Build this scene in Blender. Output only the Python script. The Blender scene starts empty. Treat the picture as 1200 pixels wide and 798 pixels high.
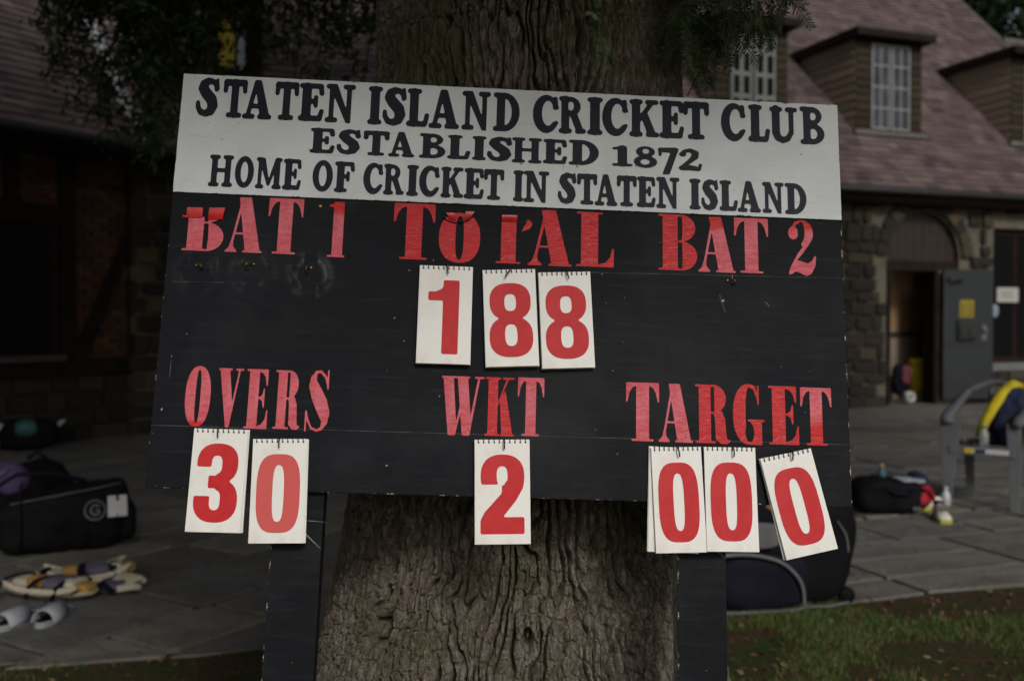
import bpy, bmesh, math, random
import numpy as np
from mathutils import Vector, Matrix, Euler
R = math.radians
random.seed(7); rng = np.random.default_rng(7)
scene = bpy.context.scene
COL = scene.collection
# ------------------------------------------------------------------ camera
F = 1167.0; CAMZ = 1.33; PITCH = 1.18
cd = bpy.data.cameras.new("camera"); cam = bpy.data.objects.new("camera", cd); COL.objects.link(cam)
cd.sensor_width = 36; cd.lens = F / 1200 * 36; cd.clip_end = 2000; cd.clip_start = .05
cam.location = (0, 0, CAMZ); cam.rotation_euler = (R(90 - PITCH), 0, 0)
cd.dof.use_dof = True; cd.dof.focus_distance = 1.74; cd.dof.aperture_fstop = 3.4; cd.dof.aperture_blades = 9
scene.camera = cam
RC = Euler((R(90 - PITCH), 0, 0)).to_matrix()
# ------------------------------------------------------------------ sky, sun, exposure
SUN_EL, SUN_AZ = 33.0, 163.0            # azimuth measured clockwise from +Y
w = bpy.data.worlds.new("World"); scene.world = w; w.use_nodes = True
wn = w.node_tree.nodes; wl = w.node_tree.links
sky = wn.new("ShaderNodeTexSky"); sky.sky_type = 'NISHITA'; sky.sun_disc = False
sky.sun_elevation = R(SUN_EL); sky.sun_rotation = R(SUN_AZ)
sky.air_density = 1.0; sky.dust_density = 5.0; sky.ozone_density = 1.0
hs = wn.new("ShaderNodeHueSaturation"); hs.inputs['Saturation'].default_value = .5
wl.new(sky.outputs[0], hs.inputs['Color']); wl.new(hs.outputs[0], wn['Background'].inputs[0])
wn['Background'].inputs[1].default_value = 0.07
sd = bpy.data.lights.new("sun", 'SUN'); sd.energy = 1.5; sd.angle = R(10); sd.color = (1, .985, .965)
so = bpy.data.objects.new("sun", sd); COL.objects.link(so)
az = R(SUN_AZ); el = R(SUN_EL)
sv = Vector((math.sin(az) * math.cos(el), math.cos(az) * math.cos(el), math.sin(el)))
so.rotation_euler = sv.to_track_quat('Z', 'Y').to_euler(); so.location = (0, -5, 20)
scene.view_settings.view_transform = 'Standard'; scene.view_settings.look = 'None'
scene.view_settings.exposure = -0.12; scene.view_settings.gamma = 1
scene.cycles.max_bounces = 6

# ------------------------------------------------------------------ measuring helpers
def ray(px, py):
    return RC @ Vector(((px - 600) / F, -(py - 399) / F, -1))
def at_depth(px, py, Y):
    d = ray(px, py); return Vector((0, 0, CAMZ)) + d * (Y / d.y)
def on_ground(px, py, z=0):
    d = ray(px, py); return Vector((0, 0, CAMZ)) + d * ((z - CAMZ) / d.z)

# ------------------------------------------------------------------ object helpers
def tag(o, label=None, cat=None, group=None, kind=None):
    if label: o['label'] = label
    if cat: o['category'] = cat
    if group: o['group'] = group
    if kind: o['kind'] = kind
    return o
def link(o, parent=None):
    COL.objects.link(o)
    if parent is not None: o.parent = parent
    return o
def empty(name, loc=(0, 0, 0), rot=None, parent=None):
    o = bpy.data.objects.new(name, None); o.empty_display_size = .1
    o.location = loc
    if rot is not None: o.rotation_euler = rot
    return link(o, parent)
def mk(name, verts, faces, mat, parent=None, smooth=False, loc=None, mats=None, fm=None):
    me = bpy.data.meshes.new(name)
    if isinstance(verts, np.ndarray): verts = verts.tolist()
    if isinstance(faces, np.ndarray): faces = faces.tolist()
    me.from_pydata([tuple(v) for v in verts], [], faces)
    if mats:
        for m in mats: me.materials.append(m)
        me.polygons.foreach_set('material_index', fm)
    elif mat: me.materials.append(mat)
    if smooth: me.polygons.foreach_set('use_smooth', [True] * len(me.polygons))
    me.update()
    o = bpy.data.objects.new(name, me)
    if loc is not None: o.location = loc
    return link(o, parent)
class MB:
    """collects shapes into one mesh"""
    def __init__(s): s.v = []; s.f = []; s.m = []
    def add(s, v, f, mi=0):
        n = len(s.v); s.v += [tuple(p) for p in v]; s.f += [tuple(i + n for i in q) for q in f]; s.m += [mi] * len(f)
        return s
    def box(s, lo, hi, M=None, mi=0, bev=0):
        x0, y0, z0 = lo; x1, y1, z1 = hi
        if bev:
            b = bev; v = []; 
            bm = bmesh.new(); bmesh.ops.create_cube(bm, size=1)
            for q in bm.verts: q.co = Vector(((x0 + x1) / 2 + q.co.x * (x1 - x0), (y0 + y1) / 2 + q.co.y * (y1 - y0), (z0 + z1) / 2 + q.co.z * (z1 - z0)))
            bmesh.ops.bevel(bm, geom=bm.edges[:], offset=b, segments=2, affect='EDGES', profile=.6)
            bm.verts.index_update()
            v = [q.co.copy() for q in bm.verts]; f = [[q.index for q in p.verts] for p in bm.faces]; bm.free()
        else:
            v = [Vector(p) for p in ((x0,y0,z0),(x1,y0,z0),(x1,y1,z0),(x0,y1,z0),(x0,y0,z1),(x1,y0,z1),(x1,y1,z1),(x0,y1,z1))]
            f = [(0,3,2,1),(4,5,6,7),(0,1,5,4),(1,2,6,5),(2,3,7,6),(3,0,4,7)]
        if M is not None: v = [M @ p for p in v]
        return s.add(v, f, mi)
    def tube(s, pts, r, n=8, mi=0, caps=True, flat=1.0):
        pts = [Vector(p) for p in pts]; N = len(pts)
        rs = r if hasattr(r, '__len__') else [r] * N
        up = Vector((0, 0, 1)); v = []; f = []; prev = None
        for i, p in enumerate(pts):
            t = (pts[min(i + 1, N - 1)] - pts[max(i - 1, 0)]).normalized()
            if prev is None:
                a = t.cross(up)
                if a.length < .1: a = t.cross(Vector((1, 0, 0)))
                a.normalize()
            else:
                a = (prev - t * prev.dot(t)).normalized()
            b = t.cross(a); prev = a
            for k in range(n):
                g = 2 * math.pi * k / n
                v.append(p + a * (math.cos(g) * rs[i]) + b * (math.sin(g) * rs[i] * flat))
        for i in range(N - 1):
            for k in range(n):
                f.append((i*n+k, i*n+(k+1)%n, (i+1)*n+(k+1)%n, (i+1)*n+k))
        if caps: f.append(tuple(range(n - 1, -1, -1))); f.append(tuple((N-1)*n + k for k in range(n)))
        return s.add(v, f, mi)
    def lathe(s, prof, c=(0, 0, 0), n=20, mi=0, M=None):
        v = []; f = []; m = len(prof)
        for k in range(n):
            g = 2 * math.pi * k / n
            for r, z in prof: v.append(Vector((c[0] + r * math.cos(g), c[1] + r * math.sin(g), c[2] + z)))
        for k in range(n):
            for j in range(m - 1):
                k2 = (k + 1) % n; f.append((k*m+j, k2*m+j, k2*m+j+1, k*m+j+1))
        if M is not None: v = [M @ p for p in v]
        return s.add(v, f, mi)
    def build(s, name, mat, parent=None, smooth=False, loc=None):
        if isinstance(mat, (list, tuple)): return mk(name, s.v, s.f, None, parent, smooth, loc, mats=mat, fm=s.m)
        return mk(name, s.v, s.f, mat, parent, smooth, loc)

# ------------------------------------------------------------------ noise in numpy
def _h(ix, iy, seed):
    n = (ix.astype(np.int64) * 374761393 + iy.astype(np.int64) * 668265263 + seed * 982451653) & 0xffffffff
    n = ((n ^ (n >> 13)) * 1274126177) & 0xffffffff
    return ((n ^ (n >> 16)) & 0xffffff) / float(0xffffff)
def vnoise(x, y, seed=0):
    ix = np.floor(x); iy = np.floor(y); fx = x - ix; fy = y - iy
    fx = fx*fx*fx*(fx*(fx*6-15)+10); fy = fy*fy*fy*(fy*(fy*6-15)+10)
    a = _h(ix, iy, seed); b = _h(ix+1, iy, seed); c = _h(ix, iy+1, seed); d = _h(ix+1, iy+1, seed)
    return (a + (b-a)*fx + (c-a)*fy + (a-b-c+d)*fx*fy) * 2 - 1
def fbm(x, y, seed=0, o=4):
    r = 0; a = 1; t = 0
    for i in range(o): r = r + a * vnoise(x * 2**i, y * 2**i, seed + i * 17); t += a; a *= .55
    return r / t
def worley(x, y, seed=0):
    ix = np.floor(x); iy = np.floor(y); f1 = np.full(x.shape, 9.); f2 = f1.copy()
    for dx in (-1, 0, 1):
        for dy in (-1, 0, 1):
            cx = ix + dx; cy = iy + dy
            px = cx + .12 + .76*_h(cx, cy, seed + 3); py = cy + .12 + .76*_h(cx, cy, seed + 9)
            d = np.hypot(x - px, y - py)
            f2 = np.minimum(f2, np.maximum(f1, d)); f1 = np.minimum(f1, d)
    return f1, f2

# ------------------------------------------------------------------ materials
def hexl(r, g, b):
    f = lambda c: (c/255)/12.92 if c/255 <= .04045 else (((c/255)+.055)/1.055)**2.4
    return (f(r), f(g), f(b))
class NT:
    def __init__(s, name):
        s.m = bpy.data.materials.new(name); s.m.use_nodes = True
        s.t = s.m.node_tree; s.n = s.t.nodes; s.l = s.t.links
        s.b = s.n['Principled BSDF']; s.tc = s.n.new('ShaderNodeTexCoord')
    def set(s, k, v):
        i = s.b.inputs[k]
        if hasattr(v, 'is_output') or isinstance(v, bpy.types.NodeSocket): s.l.new(v, i)
        elif hasattr(v, '__len__') and len(v) == 3: i.default_value = (*v, 1)
        else: i.default_value = v
    def inp(s, sock, v):
        if isinstance(v, bpy.types.NodeSocket): s.l.new(v, sock)
        elif hasattr(v, '__len__') and len(v) == 3 and sock.type == 'RGBA': sock.default_value = (*v, 1)
        else: sock.default_value = v
    def mapping(s, src='Object', scale=(1, 1, 1), rot=(0, 0, 0), loc=(0, 0, 0)):
        m = s.n.new('ShaderNodeMapping'); s.l.new(s.tc.outputs[src], m.inputs[0])
        m.inputs['Scale'].default_value = scale; m.inputs['Rotation'].default_value = rot; m.inputs['Location'].default_value = loc
        return m.outputs[0]
    def noise(s, scale, detail=4, rough=.55, vec=None, src='Object', dist=0):
        n = s.n.new('ShaderNodeTexNoise'); n.inputs['Scale'].default_value = scale
        n.inputs['Detail'].default_value = detail; n.inputs['Roughness'].default_value = rough
        n.inputs['Distortion'].default_value = dist
        s.l.new(vec if vec is not None else s.tc.outputs[src], n.inputs['Vector']); return n.outputs[0]
    def ramp(s, v, stops, interp='LINEAR'):
        r = s.n.new('ShaderNodeValToRGB'); s.l.new(v, r.inputs[0]); cr = r.color_ramp; cr.interpolation = interp
        while len(cr.elements) < len(stops): cr.elements.new(.5)
        for e, (p, c) in zip(cr.elements, stops):
            e.position = p; e.color = (*c, 1) if hasattr(c, '__len__') else (c, c, c, 1)
        return r.outputs[0]
    def mix(s, f, a, b, mode='MIX'):
        m = s.n.new('ShaderNodeMix'); m.data_type = 'RGBA'; m.blend_type = mode
        s.inp(m.inputs[0], f); s.inp(m.inputs[6], a); s.inp(m.inputs[7], b); return m.outputs[2]
    def math(s, op, a, b=0., c=0., clamp=False):
        m = s.n.new('ShaderNodeMath'); m.operation = op; m.use_clamp = clamp
        s.inp(m.inputs[0], a); s.inp(m.inputs[1], b)
        if len(m.inputs) > 2: s.inp(m.inputs[2], c)
        return m.outputs[0]
    def xyz(s, vec=None, src='Object'):
        n = s.n.new('ShaderNodeSeparateXYZ'); s.l.new(vec if vec is not None else s.tc.outputs[src], n.inputs[0]); return n.outputs
    def rand(s):
        n = s.n.new('ShaderNodeObjectInfo'); return n.outputs['Random']
    def island(s):
        n = s.n.new('ShaderNodeNewGeometry'); return n.outputs['Random Per Island']
    def bump(s, h, strength=.3, dist=.01):
        b = s.n.new('ShaderNodeBump'); b.inputs['Strength'].default_value = strength; b.inputs['Distance'].default_value = dist
        s.l.new(h, b.inputs['Height']); s.l.new(b.outputs[0], s.b.inputs['Normal']); return b
def simple(name, col, rough=.7, var=.25, scale=8, bump=.15, bd=.004, spec=.5, metal=0, rnd=0):
    t = NT(name); n = t.noise(scale, 5)
    c = t.mix(t.ramp(n, [(.3, 0.), (.7, 1.)]), tuple(x*(1-var) for x in col), tuple(min(1, x*(1+var)) for x in col))
    if rnd:
        f = t.math('ADD', t.math('MULTIPLY', t.rand(), 2*rnd), 1 - rnd)
        c = t.mix(1., c, t.ramp(f, [(0, 0.), (1, 1.)]), 'MULTIPLY') if False else c
    t.set('Base Color', c); t.set('Roughness', rough); t.set('Specular IOR Level', spec); t.set('Metallic', metal)
    if bump: t.bump(t.noise(scale * 6, 4), bump, bd)
    return t.m
def palette(name, cols, rough=.8, src='rand', nscale=6, nvar=.3, bump=.4, bd=.004, spec=.3):
    t = NT(name); v = t.rand() if src == 'rand' else t.island()
    k = len(cols); c = t.ramp(v, [((i + .5) / k, cc) for i, cc in enumerate(cols)])
    n = t.noise(nscale, 5, .6)
    g = t.ramp(n, [(.25, 1 - nvar), (.75, 1.)])
    t.set('Base Color', t.mix(1., c, g, 'MULTIPLY')); t.set('Roughness', rough); t.set('Specular IOR Level', spec)
    t.bump(t.noise(nscale * 5, 5), bump, bd); return t.m

# =================================================================== GLYPHS
GH = 84; PAD = 6
class G:
    """one glyph drawn on a fine grid, height 1, width w"""
    def __init__(s, w, lo=0.):
        s.w = w; s.lo = lo; s.nx = int(round(w * GH)) + 2*PAD; s.ny = int(round((1 - lo) * GH)) + 2*PAD
        X, Y = np.meshgrid((np.arange(s.nx) - PAD + .5) / GH, (np.arange(s.ny) - PAD + .5) / GH + lo)
        s.X = X; s.Y = Y; s.a = np.zeros(X.shape)
    def _put(s, d, sign):   # d: signed distance, negative inside
        c = np.clip(.5 - d * GH, 0, 1)
        s.a = np.maximum(s.a, c) if sign > 0 else np.minimum(s.a, 1 - c)
        return s
    def st(s, *p, sign=1):      # variable width stroke: (x,y,w) ...
        for (x0, y0, w0), (x1, y1, w1) in zip(p[:-1], p[1:]):
            dx, dy = x1-x0, y1-y0; L = dx*dx + dy*dy + 1e-9
            t = np.clip(((s.X-x0)*dx + (s.Y-y0)*dy) / L, 0, 1)
            s._put(np.hypot(s.X - x0 - t*dx, s.Y - y0 - t*dy) - (w0 + (w1-w0)*t)/2, sign)
        return s
    def el(s, cx, cy, rx, ry, sign=1, xmin=-9, xmax=9, ymin=-9, ymax=9, p=2.):
        q = (np.abs((s.X-cx)/rx)**p + np.abs((s.Y-cy)/ry)**p)**(1/p); d = (q - 1) * min(rx, ry)
        for m in (xmin - s.X, s.X - xmax, ymin - s.Y, s.Y - ymax): d = np.maximum(d, m)
        return s._put(d, sign)
    def pg(s, *pts, sign=1):    # polygon
        P = np.array(pts, float); inside = np.zeros(s.X.shape, bool); d = np.full(s.X.shape, 9.)
        n = len(P)
        for i in range(n):
            x0, y0 = P[i]; x1, y1 = P[(i+1) % n]; dx, dy = x1-x0, y1-y0
            t = np.clip(((s.X-x0)*dx + (s.Y-y0)*dy) / (dx*dx+dy*dy+1e-12), 0, 1)
            d = np.minimum(d, np.hypot(s.X-x0-t*dx, s.Y-y0-t*dy))
            c = ((y0 <= s.Y) & (y1 > s.Y)) | ((y1 <= s.Y) & (y0 > s.Y))
            with np.errstate(divide='ignore', invalid='ignore'):
                xi = x0 + (s.Y - y0) / (y1 - y0 if y1 != y0 else 1e-9) * dx
            inside ^= c & (s.X < xi)
        return s._put(np.where(inside, -d, d), sign)
    def rc(s, x0, y0, x1, y1, sign=1): return s.pg((x0, y0), (x1, y0), (x1, y1), (x0, y1), sign=sign)
    def mesh(s, blur=1.2, thr=.5):
        a = s.a
        if blur > 0:
            r = int(3*blur)+1; k = np.exp(-np.arange(-r, r+1)**2/(2*blur*blur)); k /= k.sum()
            p = np.pad(a, r); p = np.apply_along_axis(lambda m: np.convolve(m, k, 'same'), 1, p)
            p = np.apply_along_axis(lambda m: np.convolve(m, k, 'same'), 0, p); a = p[r:-r, r:-r]
        a = a + (.5 - thr)
        ny, nx = a.shape; V = []; Fc = []; idx = {}
        def vert(key, x, y):
            if key not in idx: idx[key] = len(V); V.append((x, y))
            return idx[key]
        ins = a >= .5
        for j in range(ny - 1):
            run = None
            for i in range(nx):
                full = i < nx-1 and ins[j,i] and ins[j,i+1] and ins[j+1,i] and ins[j+1,i+1]
                if full:
                    if run is None: run = i
                    continue
                if run is not None:
                    Fc.append((vert(('c',run,j),run,j), vert(('c',i,j),i,j), vert(('c',i,j+1),i,j+1), vert(('c',run,j+1),run,j+1))); run = None
                if i >= nx-1: break
                cs = [(i,j),(i+1,j),(i+1,j+1),(i,j+1)]; poly = []
                if not any(ins[y,x] for x,y in cs): continue
                for q in range(4):
                    (x0,y0),(x1,y1) = cs[q], cs[(q+1)%4]; A, B = a[y0,x0], a[y1,x1]
                    if A >= .5: poly.append(vert(('c',x0,y0), x0, y0))
                    if (A >= .5) != (B >= .5):
                        t = (.5-A)/(B-A); e = ('e',)+tuple(sorted([(x0,y0),(x1,y1)]))
                        poly.append(vert(e, x0+(x1-x0)*t, y0+(y1-y0)*t))
                if len(poly) >= 3: Fc.append(tuple(poly))
        V = np.array(V, float); mn = V.min(0); mx = V.max(0)
        return (V - mn) / (mx - mn), Fc
def s2(x0, y0, x1, y1, w): return ((x0, y0, w), (x1, y1, w))
def cooper(ch):
    if ch == 'I': g = G(.38).st(*s2(.19,.1,.19,.9,.22)).st(*s2(.07,.065,.31,.065,.12)).st(*s2(.07,.935,.31,.935,.12))
    elif ch == 'T':
        g = G(.76).st(*s2(.38,.1,.38,.9,.22)).st(*s2(.2,.065,.56,.065,.12)).st(*s2(.09,.91,.67,.91,.17))
        g.st((.09,.93,.14),(.075,.7,.13)).st((.67,.93,.14),(.685,.7,.13))
    elif ch in 'EF':
        g = G(.66).st(*s2(.2,.1,.2,.9,.23)).st(*s2(.07,.93,.56,.93,.13)).st((.56,.92,.12),(.585,.74,.12)).st(*s2(.2,.52,.42,.52,.12)).st(*s2(.44,.64,.44,.4,.1))
        if ch == 'E': g.st(*s2(.07,.07,.55,.07,.14)).st((.56,.1,.12),(.6,.27,.11))
        else: g.st(*s2(.07,.065,.36,.065,.12))
    elif ch == 'L': g = G(.62).st(*s2(.2,.1,.2,.9,.23)).st(*s2(.07,.07,.5,.07,.14)).st((.52,.1,.12),(.56,.3,.12)).st(*s2(.07,.935,.34,.935,.12))
    elif ch == 'A':
        g = G(.88).pg((.33,.98),(.53,.98),(.82,.08),(.54,.08)).pg((.33,.98),(.46,.98),(.24,.08),(.12,.08)).st(*s2(.25,.33,.6,.33,.11))
        g.st(*s2(.08,.065,.33,.065,.12)).st(*s2(.53,.065,.82,.065,.12)).st(*s2(.38,.95,.48,.95,.1))
    elif ch == 'N':
        g = G(.86).st(*s2(.18,.08,.18,.92,.13)).st(*s2(.68,.1,.68,.92,.13)).pg((.08,1),(.32,1),(.76,.0),(.62,.0))
        g.st(*s2(.07,.065,.31,.065,.12)).st(*s2(.07,.935,.25,.935,.12)).st(*s2(.56,.935,.8,.935,.12))
    elif ch == 'O': g = G(.76).el(.38,.5,.37,.49).el(.38,.5,.15,.33,-1)
    elif ch == 'D':
        g = G(.76).el(.3,.5,.43,.49,xmin=.2).rc(.1,.02,.34,.98).el(.3,.5,.22,.35,-1,xmin=.32).st(*s2(.06,.07,.2,.07,.12)).st(*s2(.06,.93,.2,.93,.12))
    elif ch == 'C':
        g = G(.7).el(.36,.5,.35,.49).el(.41,.52,.17,.33,-1).pg((.42,.3),(.9,.3),(.9,.66),(.42,.6),sign=-1).st((.6,.9,.11),(.6,.68,.13)).st((.5,.12,.1),(.63,.28,.1))
    elif ch == 'R':
        g = G(.82).st(*s2(.2,.1,.2,.9,.23)).el(.34,.73,.31,.26,xmin=.2).rc(.18,.47,.36,.99).el(.36,.74,.1,.13,-1,xmin=.28).pg((.34,.5),(.54,.56),(.76,.06),(.54,.06))
        g.st(*s2(.07,.065,.34,.065,.12)).st(*s2(.56,.065,.76,.075,.12)).st(*s2(.07,.935,.2,.935,.12))
    elif ch == 'K':
        g = G(.86).st(*s2(.2,.1,.2,.9,.23)).st(*s2(.28,.44,.62,.88,.12)).st(*s2(.52,.935,.78,.935,.12)).pg((.36,.5),(.5,.68),(.78,.06),(.54,.06))
        g.st(*s2(.07,.065,.33,.065,.12)).st(*s2(.07,.935,.33,.935,.12)).st(*s2(.54,.065,.8,.065,.12))
    elif ch == 'U':
        g = G(.86).st(*s2(.2,.3,.2,.93,.23)).st(*s2(.67,.3,.67,.93,.14)).st((.2,.32,.23),(.25,.17,.2),(.4,.09,.16),(.56,.14,.15),(.67,.32,.14))
        g.st(*s2(.07,.935,.34,.935,.12)).st(*s2(.55,.935,.8,.935,.12))
    elif ch == 'B':
        g = G(.76).rc(.1,.02,.36,.98).el(.34,.75,.3,.235,xmin=.2).el(.34,.28,.37,.27,xmin=.2).el(.38,.74,.1,.11,-1,xmin=.3).el(.38,.28,.13,.14,-1,xmin=.3)
        g.st(*s2(.06,.07,.2,.07,.12)).st(*s2(.06,.93,.2,.93,.12))
    elif ch == 'H':
        g = G(.88).st(*s2(.2,.1,.2,.9,.2)).st(*s2(.68,.1,.68,.9,.2)).st(*s2(.2,.52,.68,.52,.12))
        for x in (.2, .68):
            for y in (.065, .935): g.st(*s2(x-.13,y,x+.13,y,.12))
    elif ch == 'M':
        g = G(1.).st(*s2(.16,.1,.16,.9,.13)).st(*s2(.82,.1,.82,.9,.21)).pg((.1,.98),(.34,.98),(.56,.12),(.46,.1)).pg((.9,.98),(.74,.98),(.45,.12),(.54,.1))
        g.st(*s2(.07,.065,.27,.065,.12)).st(*s2(.7,.065,.94,.065,.12)).st(*s2(.07,.935,.22,.935,.12)).st(*s2(.8,.935,.94,.935,.12))
    elif ch == 'S':
        g = G(.68).st((.56,.7,.1),(.55,.82,.12),(.46,.9,.13),(.33,.91,.17),(.22,.83,.22),(.2,.72,.25),(.3,.59,.28),(.44,.45,.28),(.49,.3,.26),(.44,.16,.22),(.32,.09,.16),(.18,.12,.14),(.1,.24,.12),(.09,.36,.1))
        g.st((.57,.96,.06),(.585,.72,.1))
    elif ch == '1': g = G(.56).st(*s2(.3,.1,.3,.9,.25)).st(*s2(.08,.065,.52,.065,.12)).st((.3,.92,.12),(.08,.86,.12))
    elif ch == '8': g = G(.74).el(.37,.74,.29,.25).el(.37,.28,.36,.28).el(.38,.76,.11,.12,-1).el(.36,.27,.15,.13,-1)
    elif ch == '7': g = G(.74).st((.08,.9,.15),(.6,.9,.2)).st((.08,.93,.1),(.08,.72,.1)).pg((.5,.97),(.72,.97),(.4,.02),(.16,.02))
    elif ch == '2': g = G(.76).st((.12,.72,.16),(.2,.86,.14),(.38,.91,.16),(.54,.8,.22),(.52,.62,.22),(.36,.42,.16),(.16,.2,.13)).st((.12,.12,.2),(.4,.14,.22),(.62,.1,.18)).st((.66,.1,.1),(.7,.3,.09)).el(.14,.72,.11,.1)
    return g.mesh(1.7, .38)
HL = .035
def bodoni(ch, cut=None):
    sf = lambda g, x0, x1, y0: g.rc(x0, y0, x1, y0 + HL)
    if ch == 'T':
        g = G(.72).rc(.2,0,.2,0) if False else G(.72)
        g.rc(.22,0,.5,1).rc(0,.96,.72,1).rc(.12,0,.6,HL)
        g.pg((0,1),(0,.66),(.03,.67),(.07,.82),(.13,.91),(.22,.95),(.22,1)).pg((.72,1),(.72,.66),(.69,.67),(.65,.82),(.59,.91),(.5,.95),(.5,1))
    elif ch == 'A':
        g = G(.8).pg((.24,1),(.5,1),(.76,0),(.44,0)).pg((.3,.97),(.35,.97),(.17,.18),(.12,.18)).rc(.18,.32,.5,.32+HL).rc(.38,0,.8,HL)
        g.pg((.12,.2),(.17,.2),(.18,.1),(.26,.02),(.26,0),(0,0),(0,.02),(.08,.08))
    elif ch == 'B':
        g = G(.72).rc(.08,0,.36,1).rc(0,0,.4,HL).rc(0,1-HL,.4,1).el(.42,.76,.27,.24,xmin=.4).el(.42,.26,.3,.26,xmin=.4).rc(.36,1-HL,.43,1).rc(.36,0,.43,HL).rc(.36,.5,.43,.5+HL)
        g.el(.43,.76,.02,.2,-1,xmin=.36).el(.43,.26,.02,.22,-1,xmin=.36)
        g.rc(.36,HL,.445,.5,sign=-1).rc(.36,.5+HL,.435,1-HL,sign=-1)
        if cut: g.rc(-.2,cut,1,1.2,sign=-1)
    elif ch == '1': g = G(.4).rc(.1,0,.34,1).rc(0,0,.4,HL).pg((0,.95),(.04,.95),(.2,.98),(.2,.9),(.0,.91)).pg((.1,.9),(.1,.97),(.34,1),(.34,.9))
    elif ch == 'O': g = G(.7).el(.35,.5,.35,.5,p=2.3).el(.35,.5,.07,.44,-1,p=2.6)
    elif ch == 'L':
        g = G(.62).rc(.08,0,.36,1).rc(0,1-HL,.44,1).rc(0,0,.6,HL).pg((.36,0),(.62,0),(.62,.34),(.59,.34),(.56,.18),(.48,.08),(.36,.04))
    elif ch == '2':
        g = G(.56).el(.11,.76,.1,.12).st((.1,.84,.05),(.16,.94,.05),(.27,.975,.05)).el(.29,.76,.22,.235,xmin=.27).el(.27,.78,.07,.19,-1,ymin=.55)
        g.rc(.0,.0,.0,.0) if False else g
        g.pg((.48,.66),(.5,.78),(.36,.62),(.2,.5),(.3,.5)) if False else g
        g.pg((.36,.58),(.5,.7),(.44,.58),(.32,.43),(.12,.2),(.02,.0),(.0,.03),(.05,.16),(.2,.4),(.32,.54))
        g.pg((.04,.06),(.12,.26),(.24,.26),(.38,.22),(.47,.26),(.53,.36),(.56,.35),(.54,.18),(.46,.04),(.36,-.01),(.26,.03),(.14,.07),(.04,.0))
    elif ch == 'V': g = G(.74).pg((.03,1),(.32,1),(.48,.3),(.36,0),(.3,0)).pg((.6,1),(.65,1),(.4,.0),(.34,.0)).rc(0,1-HL,.4,1).rc(.5,1-HL,.74,1)
    elif ch == 'E':
        g = G(.64).rc(.08,0,.36,1).rc(0,0,.62,HL).rc(0,1-HL,.6,1).pg((.36,0),(.64,0),(.64,.32),(.61,.32),(.57,.16),(.49,.08),(.36,.04))
        g.pg((.36,1),(.6,1),(.6,.72),(.57,.72),(.53,.86),(.46,.93),(.36,.96)).rc(.36,.5,.48,.5+HL).pg((.5,.68),(.53,.68),(.53,.35),(.5,.35),(.47,.46),(.4,.5),(.4,.535),(.47,.57))
    elif ch == 'R':
        g = G(.76).rc(.08,0,.34,1).rc(0,0,.44,HL).rc(0,1-HL,.42,1).el(.4,.76,.27,.24,xmin=.39).rc(.34,1-HL,.42,1).rc(.34,.5,.46,.5+HL).rc(.34,.5+HL,.42,1-HL,sign=-1)
        g.pg((.4,.53),(.58,.55),(.65,.42),(.68,.1),(.72,.05),(.76,.08),(.76,.03),(.68,-.01),(.54,0),(.44,.08),(.43,.4))
    elif ch == 'S':
        g = G(.62).st((.2,.96,.04),(.34,.97,.05),(.46,.88,.05),(.52,.74,.04)).rc(.5,.68,.54,1).st((.22,.94,.06),(.16,.84,.15),(.17,.74,.22),(.26,.6,.28),(.38,.44,.3),(.46,.3,.26),(.48,.18,.16),(.42,.06,.06),(.3,.02,.04))
        g.st((.3,.02,.04),(.16,.06,.04),(.06,.2,.05),(.03,.3,.04)).rc(0,0,.04,.34)
    elif ch == 'W': g = G(.98).pg((.03,1),(.27,1),(.36,.2),(.3,0),(.18,0)).pg((.36,1),(.6,1),(.7,.2),(.63,0),(.5,0)).pg((.46,.6),(.49,.5),(.34,.0),(.3,.0)).pg((.84,1),(.89,1),(.67,.0),(.61,.0)).rc(0,1-HL,.33,1).rc(.33,1-HL,.65,1).rc(.76,1-HL,.98,1)
    elif ch == 'K':
        g = G(.78).rc(.08,0,.34,1).rc(0,0,.4,HL).rc(0,1-HL,.42,1).pg((.34,.5),(.34,.56),(.58,.98),(.63,.98)).pg((.4,.6),(.54,.78),(.76,0),(.46,0)).rc(.42,0,.8,HL).rc(.46,1-HL,.78,1)
    elif ch == 'G':
        g = G(.72).el(.36,.5,.36,.5,p=2.2).el(.38,.5,.09,.45,-1,p=2.4).rc(.42,.0,.9,.94,sign=-1).st((.38,.98,.04),(.5,.92,.05),(.58,.74,.04)).rc(.56,.66,.6,.98).rc(.4,.0,.6,.4).rc(.34,.38,.72,.38+HL).el(.38,.2,.1,.16,-1).rc(.6,.0,.66,.4)
    elif ch == 'I': g = G(.5).rc(.1,0,.4,1).rc(0,0,.5,HL)
    return g.mesh(.75)
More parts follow.
